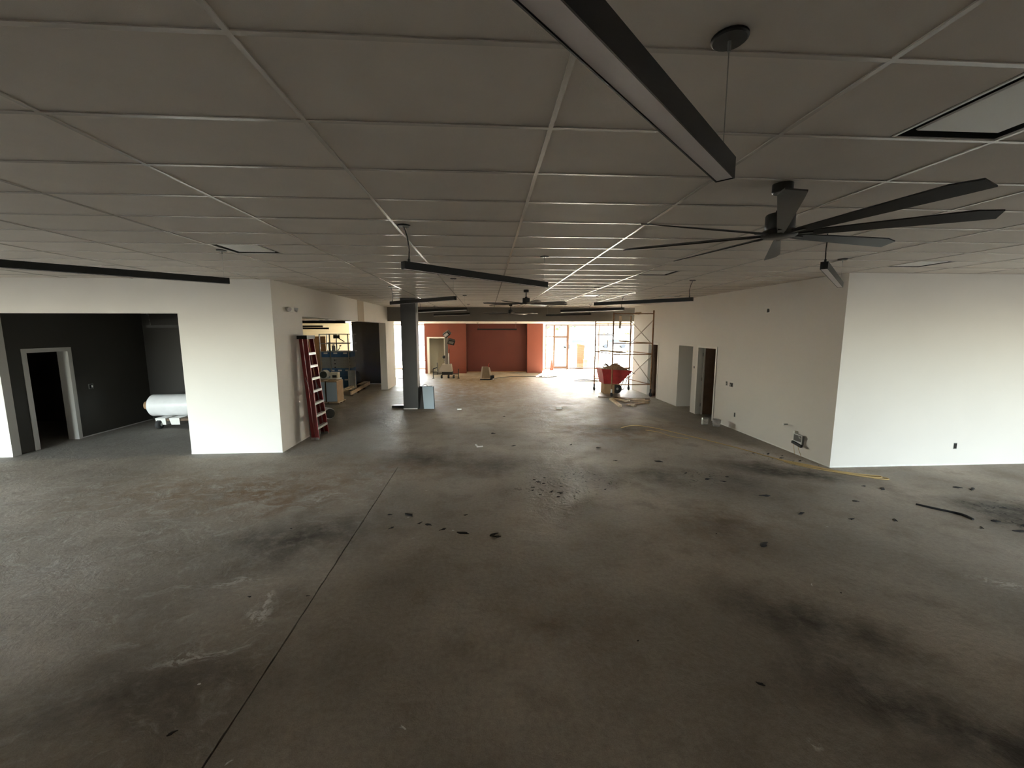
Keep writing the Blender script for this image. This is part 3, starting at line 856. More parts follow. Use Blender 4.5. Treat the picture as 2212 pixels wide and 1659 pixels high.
# wrapped roll behind the ladder
r = empty('wrapped_roll', (-4.62, 12.1, 0), 'short roll with dark end and torn white wrap lying behind the ladder foot', 'roll')
MB().cyl((-0.28, 0.25, 0.17), (0.02, 0.0, 0.17), 0.165, n=20).build('body', 'film', r)
MB().cyl((0.0205, -0.0005, 0.17), (0.055, -0.03, 0.17), 0.14, n=20).build('dark_end', 'grey_disc', r)
MB().add([(-0.25, -0.02, 0.0), (-0.05, -0.16, 0.0), (-0.12, -0.10, 0.14), (-0.22, 0.05, 0.30), (-0.05, -0.12, 0.30), (-0.2, 0.02, 0.05)], [(0, 1, 2), (0, 2, 3), (2, 4, 3), (1, 4, 2), (0, 3, 5)]).build('torn_wrap', 'film', r)

# ------------------------------------------------------------------ dark room contents
def big_roll():
    r = empty('plastic_roll', (-8.0, 11.45, 0), 'big white roll on a cardboard core lying on a dolly in the dark room', 'roll')
    z, R = 0.585, 0.29
    A, Bp = Vector((-0.98, 0, z)), Vector((1.5, 0.25, z))
    d = (Bp - A).normalized()
    mb = MB().cyl(A + d * 0.04, Bp, R, n=36)
    mb.cyl(A, A + d * 0.04, R - 0.045, R, n=36)
    mb.build('wrapped_sheet', 'film', r)
    mb = MB()
    q = A - d * 0.15
    mb.cyl(q, A + d * 0.01, 0.105, n=24, cap=True)
    mb.build('core', 'cardboard', r)
    MB().cyl(q - d * 0.002, q - d * 0.0005, 0.085, n=20).build('core_hole', 'plenum', r)
    r = empty('roll_dolly', (-8.3, 11.45, 0), 'low wheeled dolly with white blocks under the big white roll', 'dolly')
    B(-0.45, -0.25, 0.2, 1.6, 0.32, 0.26).build('deck', 'dark_plank', r)
    for x in (-0.4, -0.05, 0.9):
        MB().hexa([(x, -0.26, 0.1), (x + 0.22, -0.26, 0.1), (x + 0.22, 0.2, 0.1), (x, 0.2, 0.1), (x - 0.02, -0.3, 0.286), (x + 0.24, -0.3, 0.286), (x + 0.24, 0.2, 0.286), (x - 0.02, 0.2, 0.286)]).build('white_block', 'white', r)
    for x, y in ((-0.33, -0.28), (1.3, -0.28), (-0.33, 0.3), (1.3, 0.3)):
        w = MB().lathe([(0.03, -0.05), (0.09, -0.055), (0.115, -0.035), (0.115, 0.035), (0.09, 0.055), (0.03, 0.05)], (x, y, 0.115), 24, 'x').build('wheel', 'rubber', r)
        MB().cyl((x - 0.06, y, 0.115), (x + 0.06, y, 0.115), 0.045, n=14).build('wheel_hub', 'steel', w)
big_roll()
r = empty('light_switch', (-9.75, 10.66, 1.21), 'small open switch box on the charcoal wall beside the white frame', 'switch')
B(0, -0.06, -0.06, 0.008, 0.06, 0.06).build('back_box', 'steel', r)
B(0.008, -0.045, -0.05, 0.012, 0.045, 0.05).build('recess', 'plenum', r)
B(0.012, 0.01, -0.03, 0.03, 0.03, 0.03).build('toggle', 'white', r)

# ------------------------------------------------------------------ left wing contents
def cabinet(x0, y0, x1, y1, z0, z1, label):
    r = empty('base_cabinet', ((x0 + x1) / 2, (y0 + y1) / 2, z0), label, 'cabinet', 'white fronted cabinets on the skid')
    a, b = (x1 - x0) / 2, (y1 - y0) / 2
    h = z1 - z0
    B(-a, -b + 0.02, 0, a, b, h).build('carcass', 'tan', r)
    B(-a + 0.01, -b, 0.03, a - 0.01, -b + 0.019, h - 0.02).build('front_panel', 'panel_blue', r)
    B(-a, -b, h, a, b, h + 0.015).build('top_board', 'plank', r)
    return r
cabinet(-5.62, 14.60, -5.25, 15.25, 0.07, 0.80, 'white fronted cabinet with a bare tan side, right one on the skid')
cabinet(-6.12, 14.66, -5.68, 15.25, 0.07, 0.80, 'white fronted cabinet half hidden behind the ladder steps')
r = empty('wood_skid', (-5.7, 14.95, 0), 'low wooden skid under the two white fronted cabinets', 'skid')
for y in (-0.30, 0.0, 0.30): B(-0.6, y - 0.05, 0.0, 0.5, y + 0.05, 0.045).build('runner', 'dark_plank', r)
for x in (-0.5, -0.25, 0.0, 0.25, 0.42): B(x - 0.08, -0.38, 0.045, x + 0.08, 0.38, 0.07).build('board', 'plank', r)
r = empty('wrapped_pallet', (-6.0, 16.2, 0), 'pallet wrapped in white film behind the cabinets', 'pallet load')
B(-0.75, -0.55, 0.10, 0.38, 0.0, 0.78).build('wrapped_load', 'film', r)
for y in (-0.48, -0.27, -0.06): B(-0.75, y - 0.05, 0, 0.38, y + 0.05, 0.10).build('runner', 'plank', r)
r = empty('duct_roll', (-6.13, 15.75, 0.78), 'round roll with dark grey end and white rim on the wrapped pallet', 'roll')
MB().cyl((0, 0, 0.15), (0.0, 0.3, 0.15), 0.15, n=24).build('body', 'white', r)
MB().cyl((0, -0.004, 0.15), (0, 0.0, 0.15), 0.132, n=24).build('grey_end', 'grey_disc', r)
r = empty('small_appliance', (-5.80, 16.0, 0.78), 'small cream box with a dark window on the wrapped pallet', 'box')
B(-0.13, -0.12, 0, 0.15, 0.12, 0.22).build('body', 'cream', r)
B(-0.05, -0.125, 0.02, 0.11, -0.12, 0.12).build('dark_window', 'plenum', r)
r = empty('grey_slab', (-5.55, 17.2, 0), 'upright pale grey slab beside the shelving', 'panel')
B(-0.14, -0.04, 0, 0.14, 0.04, 0.95).build('sheet', 'grey_box', r)
B(-0.14, -0.05, 0, -0.10, 0.05, 0.95).build('edge', 'steel', r)
tag(MB().lathe([(0, 0), (0.17, 0), (0.21, 0.15), (0.20, 0.45), (0.12, 0.62), (0.05, 0.68), (0, 0.68)], (-6.15, 19.75, 0), 14).build('rubbish_bag', 'rubber'),
    'black bag standing at the foot of the dark grey wall', 'bag')
r = empty('plywood_sheet', (-7.45, 18.9, 0), 'orange brown plywood sheet standing upright left of the shelving', 'plywood')
B(-0.45, -0.012, 0, 0.28, 0.012, 2.32).build('sheet', 'plywood', r)
B(-0.45, -0.03, 0.0, 0.28, -0.012, 0.04).build('foot_batten', 'plank', r)
# shelving of boxes
def shelving():
    x0, x1, y0, y1 = -7.08, -5.80, 18.0, 18.8
    r = empty('metal_shelving', ((x0 + x1) / 2, (y0 + y1) / 2, 0), 'thin dark metal shelving standing in front of the bright left glazing', 'shelving')
    a, b = (x1 - x0) / 2, (y1 - y0) / 2
    for x in (-a, -a + 0.42, a - 0.1):
        for y in (-b, b): B(x - 0.018, y - 0.018, 0, x + 0.018, y + 0.018, 2.44).build('post', 'steel', r)
    for z in (0.08, 1.40 + 0.28, 2.03, 2.42):
        for y in (-b, b): B(-a, y - 0.012, z - 0.018, a, y + 0.012, z + 0.018).build('beam', 'steel', r)
    for z in (0.10,): B(-a, -b, z, a, b, z + 0.02).build('shelf', 'steel', r)
    X = x0 + 0.03
    rows = [(0.12, 0.64, 'blue', 3, 'bottom'), (0.65, 0.97, 'blue', 4, 'lower'), (1.445, 1.67, 'blue', 3, 'upper')]
    for z0, z1, m, n, nm in rows:
        wd = (x1 - x0 - 0.06) / n
        for k in range(n):
            q = empty('blue_carton', (X + wd * (k + 0.5), 18.36, z0), '%s blue carton with white label in the %s blue row, %s from the left' %
                      ('flat' if nm == 'upper' else 'tall' if nm == 'bottom' else 'squat', nm, ['first', 'second', 'third', 'fourth'][k]), 'carton', 'blue cartons stacked on the shelving')
            B(-wd / 2 + 0.006, -0.34, 0, wd / 2 - 0.006, 0.30, z1 - z0).build('body', m, q)
            B(-0.10, -0.343, (z1 - z0) * 0.62, 0.06, -0.34, (z1 - z0) * 0.62 + 0.06).build('paper_label', 'white', q)
    k = 0
    for iz in range(6):
        for ix in range(2):
            z0 = 0.975 + iz * 0.078
            wd = (x1 - x0 - 0.06) / 2
            q = empty('grey_carton', (X + wd * (ix + 0.5) + random.uniform(-.008, .008), 18.36, z0),
                      'flat grey carton, %s, %s layer from the bottom of the grey stack' % ('left column' if ix == 0 else 'right column', ['first', 'second', 'third', 'fourth', 'fifth', 'sixth'][iz]), 'carton', 'flat grey cartons stacked on the shelving')
            B(-wd / 2 + 0.005, -0.34, 0, wd / 2 - 0.005, 0.30, 0.072).build('body', 'grey_box', q)
            if (iz + ix) % 2 == 0: B(wd / 2 - 0.09, -0.343, 0.015, wd / 2 - 0.03, -0.34, 0.055).build('end_mark', 'plenum', q)
    # odds and ends on top of the shelving
    q = empty('drill_case', (-6.62, 18.3, 1.70), 'grey canister with white cap on the top shelf, between two dark posts', 'canister')
    MB().cyl((0, 0, 0), (0, 0, 0.22), 0.075, n=16).build('body', 'grey_box', q)
    MB().cyl((0, 0, 0.22), (0, 0, 0.29), 0.05, 0.04, n=16).build('cap', 'white', q)
    q = empty('dark_tube', (-6.80, 18.3, 1.70), 'upright dark tube next to the grey canister', 'tube')
    MB().cyl((0, 0, 0), (0, 0, 0.36), 0.03, n=12).build('body', 'plenum', q)
    MB().cyl((0, 0, 0.36), (0, 0, 0.38), 0.034, n=12).build('end_cap', 'steel', q)
    q = empty('hanging_tool', (-6.35, 18.0, 2.12), 'dark clamp tool hanging from the top beam of the shelving', 'tool')
    B(-0.14, -0.04, 0.12, 0.10, 0.04, 0.27).build('body', 'plenum', q)
    MB().bar((0.06, 0, 0.14), (0.30, 0, -0.02), 0.04, 0.03).build('arm', 'plenum', q)
    q = empty('bent_bracket', (-6.42, 18.3, 1.70), 'bent grey bracket standing on the top shelf', 'bracket')
    MB().tube([(-0.1, 0, 0.02), (-0.02, 0, 0.03), (0.04, 0, 0.10), (0.09, 0, 0.22)], 0.02).build('rod', 'steel', q)
    MB().cyl((0.09, -0.03, 0.23), (0.09, 0.03, 0.23), 0.035, n=12).build('ring', 'steel', q)
shelving()
r = empty('timber_platform', (-5.55, 17.85, 0), 'low timber platform lying on the floor in the left opening', 'timber platform')
MB().bar((0.20, -1.50, 0.13), (0.02, 1.75, 0.13), 0.05, 0.14).build('long_beam', 'plank', r)
MB().bar((-0.18, -1.45, 0.13), (-0.20, 1.75, 0.13), 0.05, 0.14).build('long_beam', 'plank', r)
for y in (-1.4, -0.5, 0.5, 1.5): MB().bar((-0.16, y, 0.12), (0.10 - y * 0.055, y, 0.12), 0.05, 0.12).build('cross_beam', 'dark_plank', r)
for y in (-1.35, -0.4, 0.6, 1.55): B(0.06 - y * 0.055, y - 0.05, 0, 0.16 - y * 0.055, y + 0.05, 0.06).build('block', 'dark_plank', r)
B(-0.19, 0.4, 0.20, 0.05, 1.7, 0.22).build('deck_board', 'dark_plank', r)
r = empty('wood_offcuts', (-5.52, 16.75, 0.205), 'pile of bright wood offcuts on the timber platform', 'offcuts')
for k in range(7):
    MB().obox((random.uniform(-.1, .1), random.uniform(-.15, .2), 0.03 + 0.02 * k), (random.uniform(.15, .4), 0.05, 0.02), (0, random.uniform(-.2, .2), random.uniform(0, 3))).build('offcut', 'pale_plank', r)

# ------------------------------------------------------------------ scaffold, cart and lumber
def scaffold():
    O = Vector((5.6, 16.5, 0))
    r = empty('scaffold', O, 'rusty rolling scaffold tower with planks and cross braces at the right wall', 'scaffold')
    FL, FR, BL, BR = [Vector(p) - O for p in ((4.86, 15.65, 0), (6.40, 15.60, 0), (4.64, 17.42, 0), (6.16, 17.42, 0))]
    H = 3.22
    def z(p, h): return Vector((p.x, p.y, h))
    for p, h in ((FL, 3.26), (FR, 3.34), (BL, 2.98), (BR, 3.2)):
        MB().cyl(z(p, 0.18), z(p, h), 0.027, n=10).build('post', 'scaffold', r)
        c = MB().cyl(z(p, 0.14), z(p, 0.30), 0.032, n=10).build('caster_stem', 'white' if p is FL else 'rubber', r)
        MB().lathe([(0.02, -0.03), (0.07, -0.032), (0.085, -0.02), (0.085, 0.02), (0.07, 0.032), (0.02, 0.03)], (p.x, p.y, 0.086), 18, 'x').build('caster_wheel', 'rubber', c)
    for h in (0.48, 1.66, 2.09, 3.22): MB().cyl(z(FL, h), z(FR, h), 0.019, n=8).build('rung', 'scaffold', r)
    for h in (0.53, 0.93, 1.69, 2.44, 2.87): MB().cyl(z(BL, h), z(BR, h), 0.017, n=8).build('rung', 'scaffold', r)
    mx = (BL + BR) / 2
    MB().cyl(z(BL.lerp(BR, 0.35), 1.69), z(BL.lerp(BR, 0.35), 2.87), 0.014, n=8).build('ladder_post', 'scaffold', r)
    MB().cyl(z(BL.lerp(BR, 0.7), 0.53), z(BL.lerp(BR, 0.7), 1.69), 0.014, n=8).build('ladder_post', 'scaffold', r)
    for (a, b) in ((FR, BR),):
        for (za, zb) in ((2.02, 2.98), (0.55, 1.62)):
            MB().cyl(z(a, za), z(b, zb), 0.018, n=8).build('brace', 'brace', r)
            MB().cyl(z(a, zb), z(b, za), 0.018, n=8).build('brace', 'brace', r)
    for h in (0.48, 1.68, 2.09):
        MB().cyl(z(FR, h), z(BR, h), 0.018, n=8).build('side_rail', 'scaffold', r)
    for h in (1.68, 2.4): MB().cyl(z(FL, h), z(BL, h), 0.018, n=8).build('side_rail', 'scaffold', r)
    MB().obox((-0.40, 0.35, 1.715), (0.28, 2.0, 0.045), (0, 0, 0.12)).build('plank', 'plank', r)
    MB().obox((0.10, 0.30, 2.135), (0.24, 1.9, 0.045), (0, 0, -0.2)).build('plank', 'plank', r)
    MB().obox((0.45, -0.1, 3.26), (0.22, 1.5, 0.04), (0, 0, -0.3)).build('plank', 'pale_plank', r)
    MB().obox((-0.30, -0.3, 2.9), (0.09, 0.02, 0.5), (0, 0.05, 0)).build('hanging_strip', 'pale_plank', r)
scaffold()
def tub_cart():
    O = Vector((5.25, 16.75, 0))
    r = empty('tub_cart', O, 'red tub cart heaped with brown debris inside the scaffold', 'cart')
    mb = MB()
    top = [(-0.60, -0.42, 1.02), (0.66, -0.42, 0.93), (0.66, 0.42, 0.93), (-0.60, 0.42, 1.02)]
    midp = [(-0.56, -0.44, 0.80), (0.52, -0.44, 0.80), (0.52, 0.44, 0.80), (-0.56, 0.44, 0.80)]
    bot = [(-0.48, -0.34, 0.42), (0.16, -0.34, 0.40), (0.16, 0.34, 0.40), (-0.48, 0.34, 0.42)]
    vs = top + midp + bot
    fs = [(i, (i + 1) % 4, (i + 1) % 4 + 4, i + 4) for i in range(4)] + [(i + 4, (i + 1) % 4 + 4, (i + 1) % 4 + 8, i + 8) for i in range(4)] + [(8, 9, 10, 11)]
    mb.add(vs, fs).build('tub', 'tub', r)
    rim = MB()
    for i in range(4): rim.bar(top[i], top[(i + 1) % 4], 0.03, 0.03)
    rim.build('rim', 'tub', r)
    rnd = random.Random(11)
    n, mm = 13, 9
    vs, fs = [], []
    for a in range(n):
        for b in range(mm):
            u, v = a / (n - 1), b / (mm - 1)
            x = -0.58 + 1.2 * u
            y = -0.40 + 0.80 * v
            e = (math.sin(PI * u) ** 0.6) * (math.sin(PI * v) ** 0.6)
            zz = 0.95 - 0.06 * u + e * (0.20 + 0.12 * math.exp(-((u - 0.6) / 0.2) ** 2)) + rnd.uniform(-0.03, 0.03) * (e > 0.05)
            vs.append((x, y, zz))
    for a in range(n - 1):
        for b in range(mm - 1):
            fs.append((a * mm + b, (a + 1) * mm + b, (a + 1) * mm + b + 1, a * mm + b + 1))
    MB().add(vs, fs).build('debris_heap', 'rubble', r, kind='stuff')
    for k in range(9):
        MB().obox((rnd.uniform(-.5, .5), rnd.uniform(-.3, .25), rnd.uniform(1.02, 1.2)), (rnd.uniform(.1, .35), .05, .02), (rnd.uniform(-.5, .5), rnd.uniform(-.6, .6), rnd.uniform(0, 3))).build('debris_piece', 'plank' if k % 2 else 'dark_plank', r)
    B(-0.44, -0.30, 0.0, -0.02, 0.2, 0.40).build('support_box', 'tan', r)
    for y in (-0.2, 0.2):
        w = MB().lathe([(0.04, -0.045), (0.16, -0.05), (0.19, -0.03), (0.19, 0.03), (0.16, 0.05), (0.04, 0.045)], (0.12, y, 0.19), 24, 'y').build('wheel', 'rubber', r)
        MB().cyl((0.12, y - 0.05, 0.19), (0.12, y + 0.05, 0.19), 0.05, n=12).build('wheel_hub', 'steel', w)
    for y in (-0.3, 0.3):
        MB().tube([(0.40, y, 0.70), (0.30, y, 0.42), (0.22, y, 0.22), (0.27, y, 0.15), (0.36, y, 0.18), (0.46, y, 0.45), (0.52, y, 0.72)], 0.014).build('leg_loop', 'rubber', r)
        MB().tube([(0.5, y, 0.80), (0.72, y, 0.86), (0.82, y, 0.80)], 0.016).build('handle', 'rubber', r)
tub_cart()
LUM = [((4.33, 15.60), (6.12, 14.95), 0.09, 0.03, 'dark_plank', 'long dark board lying behind the other boards by the scaffold'),
       ((4.66, 15.05), (5.16, 14.44), 0.10, 0.06, 'pale_plank', 'pale board lying at a slant in the middle of the lumber'),
       ((4.62, 14.95), (4.52, 13.50), 0.10, 0.07, 'pale_plank', 'pale notched board pointing towards the camera'),
       ((5.2, 14.75), (6.0, 14.62), 0.09, 0.04, 'plank', 'short brown board at the right of the lumber'),
       ((4.9, 14.25), (5.85, 14.45), 0.09, 0.04, 'plank', 'brown board lying across, second nearest of the lumber'),
       ((4.86, 13.78), (5.75, 14.15), 0.09, 0.04, 'plank', 'brown board lying across, nearest of the lumber'),
       ((5.0, 15.2), (5.9, 14.85), 0.09, 0.03, 'plank', 'brown board beside the long dark board')]
for k, (a, b, w, h, m, lb) in enumerate(LUM):
    z0 = 0.002
    tag(MB().bar((*a, h / 2 + z0), (*b, h / 2 + z0), w, h).build('lumber_board', m), lb, 'board', 'lumber by the scaffold')
tag(MB().obox((5.02, 13.62, 0.035), (0.11, 0.16, 0.07), (0, 0, 0.5)).build('wood_block', 'pale_plank'), 'short pale wood block at the near end of the lumber', 'block')

# ------------------------------------------------------------------ far end: light tower, machine, cords
def light_tower():
    O = Vector((-2.2, 22.6, 0))
    r = empty('light_tower', O, 'mobile work light tower with tall mast in front of the red wall doorway', 'light tower')
    B(-0.07, -0.06, 0.75, 0.09, 0.06, 2.30).build('mast', 'mast', r)
    B(0.10, -0.03, 0.75, 0.15, 0.03, 1.35).build('mast_tube', 'white', r)
    B(0.155, -0.02, 0.75, 0.175, 0.02, 1.6).build('mast_cable', 'rubber', r)
    b = MB().hexa([(-0.50, -0.3, 0.36), (0.32, -0.3, 0.36), (0.32, 0.3, 0.36), (-0.50, 0.3, 0.36), (-0.22, -0.25, 0.76), (0.27, -0.25, 0.76), (0.27, 0.25, 0.76), (-0.22, 0.25, 0.76)]).build('housing', 'machine_white', r)
    B(-0.22, -0.32, 0.20, 0.34, 0.3, 0.36).build('engine_tray', 'plenum', r)
    for x in (-0.25, 0.12, 0.40):
        w = MB().lathe([(0.02, -0.05), (0.085, -0.05), (0.10, -0.03), (0.10, 0.03), (0.085, 0.05), (0.02, 0.05)], (x, -0.22, 0.10), 18, 'x').build('wheel', 'rubber', r)
        MB().cyl((x - 0.055, -0.22, 0.10), (x + 0.055, -0.22, 0.10), 0.03, n=10).build('wheel_hub', 'steel', w)
    for s_, x in ((-1, -0.70), (1, 0.66)):
        MB().bar((s_ * 0.2, -0.2, 0.24), (x, -0.25, 0.24), 0.04, 0.05).build('outrigger_arm', 'rubber', r)
        j = MB().cyl((x, -0.25, 0.0), (x, -0.25, 0.52), 0.022, n=8).build('outrigger_jack', 'rubber', r)
        MB().cyl((x, -0.25, 0.0), (x, -0.25, 0.02), 0.06, n=12).build('jack_foot', 'rubber', j)
    MB().cyl((-0.48, -0.2, 0.2), (-0.48, -0.2, 0.86), 0.02, n=8).build('rear_jack', 'rubber', r)
    MB().bar((-0.70, -0.25, 0.52), (-0.48, -0.2, 0.60), 0.03, 0.05).build('jack_link', 'rubber', r)
    MB().lathe([(0.02, -0.03), (0.075, -0.03), (0.085, 0), (0.075, 0.03), (0.02, 0.03)], (-0.13, -0.02, 1.15), 16, 'y').build('winch', 'rubber', r)
    MB().bar((-0.13, -0.05, 1.15), (-0.10, -0.06, 0.92), 0.02, 0.02).build('winch_crank', 'rubber', r)
    for (c, ry, rz, nm) in (((0.06, -0.05, 2.40), -0.55, -0.5, 'upper'), ((0.28, -0.05, 1.98), 0.25, 0.3, 'lower')):
        h = MB().obox(c, (0.36, 0.22, 0.26), (0.5, ry, rz)).build('lamp_head', 'rubber', r)
        R = Euler((0.5, ry, rz)).to_matrix()
        p = Vector(c) + R @ Vector((-0.02, -0.118, 0))
        MB().obox(p, (0.26, 0.012, 0.15), (0.5, ry, rz)).build('lamp_glass', 'white' if nm == 'upper' else 'steel', h)
        for dz in (-0.04, 0.04):
            p2 = Vector(c) + R @ Vector((-0.02, -0.128, dz))
            MB().obox(p2, (0.30, 0.006, 0.012), (0.5, ry, rz)).build('guard_bar', 'rubber', h)
    MB().tube([(0.02, 0, 2.30), (0.06, 0.05, 2.50), (0.20, 0.05, 2.52), (0.30, 0.03, 2.42)], 0.018).build('lamp_bracket', 'scaffold', r)
    MB().tube([(0.05, 0, 2.05), (0.2, 0.05, 2.16), (0.40, 0.05, 2.10), (0.44, 0.0, 1.95)], 0.016).build('lamp_bracket', 'rubber', r)
light_tower()
def floor_machine():
    O = Vector((0.0, 21.8, 0))
    r = empty('floor_machine', O, 'squat brown machine with pale side cheeks in front of the deep red wall', 'machine')
    MB().hexa([(-0.28, -0.30, 0.10), (0.16, -0.30, 0.10), (0.16, 0.3, 0.10), (-0.28, 0.3, 0.10), (-0.20, -0.1, 0.66), (0.09, -0.1, 0.66), (0.09, 0.2, 0.66), (-0.20, 0.2, 0.66)]).build('body', 'machine', r)
    MB().hexa([(-0.37, -0.32, 0.06), (-0.285, -0.32, 0.06), (-0.285, 0.3, 0.06), (-0.37, 0.3, 0.06), (-0.27, -0.1, 0.66), (-0.205, -0.1, 0.66), (-0.205, 0.2, 0.66), (-0.27, 0.2, 0.66)]).build('side_cheek', 'machine_white', r)
    MB().hexa([(0.165, -0.32, 0.16), (0.28, -0.32, 0.16), (0.28, 0.3, 0.16), (0.165, 0.3, 0.16), (0.095, -0.1, 0.62), (0.15, -0.1, 0.62), (0.15, 0.2, 0.62), (0.095, 0.2, 0.62)]).build('side_cheek', 'machine_white', r)
    B(0.17, -0.34, 0.04, 0.38, -0.05, 0.24).build('motor', 'rubber', r)
    B(-0.36, -0.36, 0.0, 0.24, -0.26, 0.06).build('skirt', 'rubber', r)
    MB().cyl((0.30, -0.36, 0.04), (0.38, -0.36, 0.04), 0.04, n=12).build('wheel', 'white', r)
    MB().tube([(0.07, 0.1, 0.62), (0.09, 0.12, 0.78), (0.14, 0.12, 0.84)], 0.02).build('handle', 'tub', r)
floor_machine()
tag(MB().tube([(0.40, 21.9, 0.016), (0.7, 22.6, 0.016), (1.4, 22.9, 0.016), (2.6, 22.9, 0.016), (3.3, 22.4, 0.016), (3.9, 22.7, 0.016), (3.5, 23.1, 0.017), (2.9, 22.8, 0.03), (4.2, 22.95, 0.016), (5.6, 22.9, 0.016), (6.6, 22.6, 0.016)], 0.016).build('power_cable', 'grey_cord'),
    'dark cable snaking across the bright floor before the shopfront', 'cable')
tag(MB().tube([(4.5, 20.9, 0.014), (5.0, 20.5, 0.014), (5.6, 20.4, 0.014), (5.9, 20.8, 0.014), (5.2, 21.2, 0.014), (4.7, 21.0, 0.03), (5.6, 20.7, 0.014), (6.1, 21.2, 0.014)], 0.014).build('power_cable', 'grey_cord'),
    'coiled dark cable on the floor behind the scaffold', 'cable')
tag(MB().tube([(-5.3, 22.6, 0.012), (-4.9, 22.3, 0.012), (-4.5, 22.5, 0.012), (-4.2, 22.9, 0.012)], 0.012).build('power_cable', 'grey_cord'),
    'short dark cable on the floor left of the column', 'cable')

# ------------------------------------------------------------------ right wall fittings
def wall_box(y, z, w, h, label, wires=False):
    r = empty('outlet_box', (RS, y, z), label, 'outlet')
    B(-0.004, -w / 2, -h / 2, 0.0, w / 2, h / 2).build('box', 'steel', r)
    B(-0.006, -w / 2 + 0.008, -h / 2 + 0.01, -0.004, w / 2 - 0.008, h / 2 - 0.01).build('opening', 'plenum', r)
    if wires:
        MB().tube([(-0.006, 0, 0), (-0.03, 0.01, 0.01), (-0.02, 0.0, -0.03)], 0.005).build('wire', 'white', r)
wall_box(9.19, 3.03, 0.10, 0.10, 'small dark open box high on the right corridor wall')
wall_box(10.63, 1.16, 0.09, 0.12, 'dark switch box on the right corridor wall, left of a pair', True)
wall_box(10.42, 1.15, 0.15, 0.12, 'grey double switch box on the right corridor wall, right of a pair', True)
wall_box(10.18, 0.39, 0.06, 0.12, 'narrow dark outlet low on the right corridor wall')
wall_box(12.42, 1.44, 0.07, 0.07, 'small dark box on the strip between recess and doorway', True)
r = empty('pipe_stub', (RS, 8.3, 0.57), 'short capped pipe stub low on the right corridor wall', 'pipe')
MB().cyl((0, 0, 0), (-0.08, 0, 0), 0.016, n=10).build('pipe', 'steel', r)
MB().cyl((-0.08, 0, 0), (-0.10, 0, 0), 0.022, n=10).build('pipe_cap', 'white', r)
r = empty('floor_box', (RS, 7.93, 0.34), 'open grey wiring box with hanging wires low on the right corridor wall', 'wiring box')
B(-0.05, -0.13, -0.10, -0.001, 0.11, 0.10).build('box', 'steel', r)
B(-0.053, -0.11, -0.04, -0.05, 0.09, 0.085).build('opening', 'column', r)
MB().obox((-0.06, -0.02, -0.10), (0.05, 0.26, 0.05), (0.15, 0, 0)).build('dark_cover', 'rubber', r)
B(-0.04, 0.09, 0.10, -0.001, 0.14, 0.15).build('white_plug', 'white', r)
MB().tube([(-0.055, -0.06, 0.05), (-0.08, -0.08, 0.08), (-0.08, -0.11, 0.06), (-0.055, -0.10, 0.03), (-0.05, -0.06, 0.05)], 0.008).build('wire_loop', 'white', r)
for y, dy in ((0.08, -0.06), (-0.04, -0.12)):
    MB().tube([(-0.055, y, -0.1), (-0.05, y + dy * 0.2, -0.2), (-0.06, y + dy, -0.32)], 0.004).build('loose_wire', 'cord', r)
r = empty('outlet_box', (8.95, RF, 0.38), 'small dark outlet low on the blank white right wall', 'outlet')
B(-0.035, -0.004, -0.06, 0.035, 0, 0.06).build('box', 'steel', r)
B(-0.028, -0.007, -0.05, 0.028, -0.004, 0.05).build('opening', 'black', r)

# paint can and pail by the door
r = empty('paint_can', (6.0, 10.78, 0), 'silver paint can with white label by the brown door', 'paint can')
MB().lathe([(0, 0), (0.085, 0), (0.085, 0.19), (0.082, 0.195), (0.07, 0.195), (0.068, 0.188), (0, 0.188)], n=24).build('tin', 'steel', r)
MB().add([(0.0865 * math.cos(a), 0.0865 * math.sin(a), zz) for zz in (0.03, 0.165) for a in [PI * 0.95 + k * PI * 0.09 for k in range(9)]],
         [(k, k + 1, k + 10, k + 9) for k in range(8)]).build('paper_label', 'white', r)
MB().tube([(-0.086, 0, 0.15), (-0.06, -0.075, 0.10), (0, -0.10, 0.08), (0.06, -0.075, 0.10), (0.086, 0, 0.15)], 0.003).build('bail_handle', 'wire', r)
r = empty('paint_tray_stack', (6.2, 10.55, 0), 'crumpled white liner bucket against the right wall foot', 'bucket')
MB().lathe([(0, 0), (0.08, 0), (0.10, 0.05), (0.09, 0.06), (0.105, 0.11), (0.10, 0.12), (0.11, 0.18), (0.10, 0.18), (0.09, 0.08), (0, 0.07)], n=14).build('bucket', 'film', r)
MB().lathe([(0.10, 0.175), (0.115, 0.18), (0.115, 0.19), (0.10, 0.19)], n=14).build('rim', 'white', r)

# cord along the floor and its coil at the corner
def spline(pts, n=6):
    P_ = [Vector(p) for p in pts]
    out = []
    for i in range(len(P_) - 1):
        p0, p1, p2, p3 = P_[max(i - 1, 0)], P_[i], P_[i + 1], P_[min(i + 2, len(P_) - 1)]
        for k in range(n):
            t = k / n
            out.append(0.5 * ((2 * p1) + (-p0 + p2) * t + (2 * p0 - 5 * p1 + 4 * p2 - p3) * t * t + (-p0 + 3 * p1 - 3 * p2 + p3) * t ** 3))
    return out + [P_[-1]]
c1 = [(3.55, 10.5), (4.0, 10.75), (4.41, 10.45), (4.7, 10.0), (5.01, 9.43), (5.35, 8.80), (5.62, 8.2), (5.80, 7.75), (6.05, 7.38), (6.30, 7.02), (6.55, 6.82), (6.85, 6.62),
      (6.98, 6.50), (6.88, 6.44), (6.6, 6.62), (6.3, 6.88), (6.05, 7.12), (5.84, 7.44), (5.9, 7.52), (6.12, 7.26), (6.36, 6.92), (6.62, 6.72), (6.92, 6.58), (6.80, 6.52), (6.5, 6.72), (6.22, 7.05), (5.98, 7.30), (5.78, 7.62)]
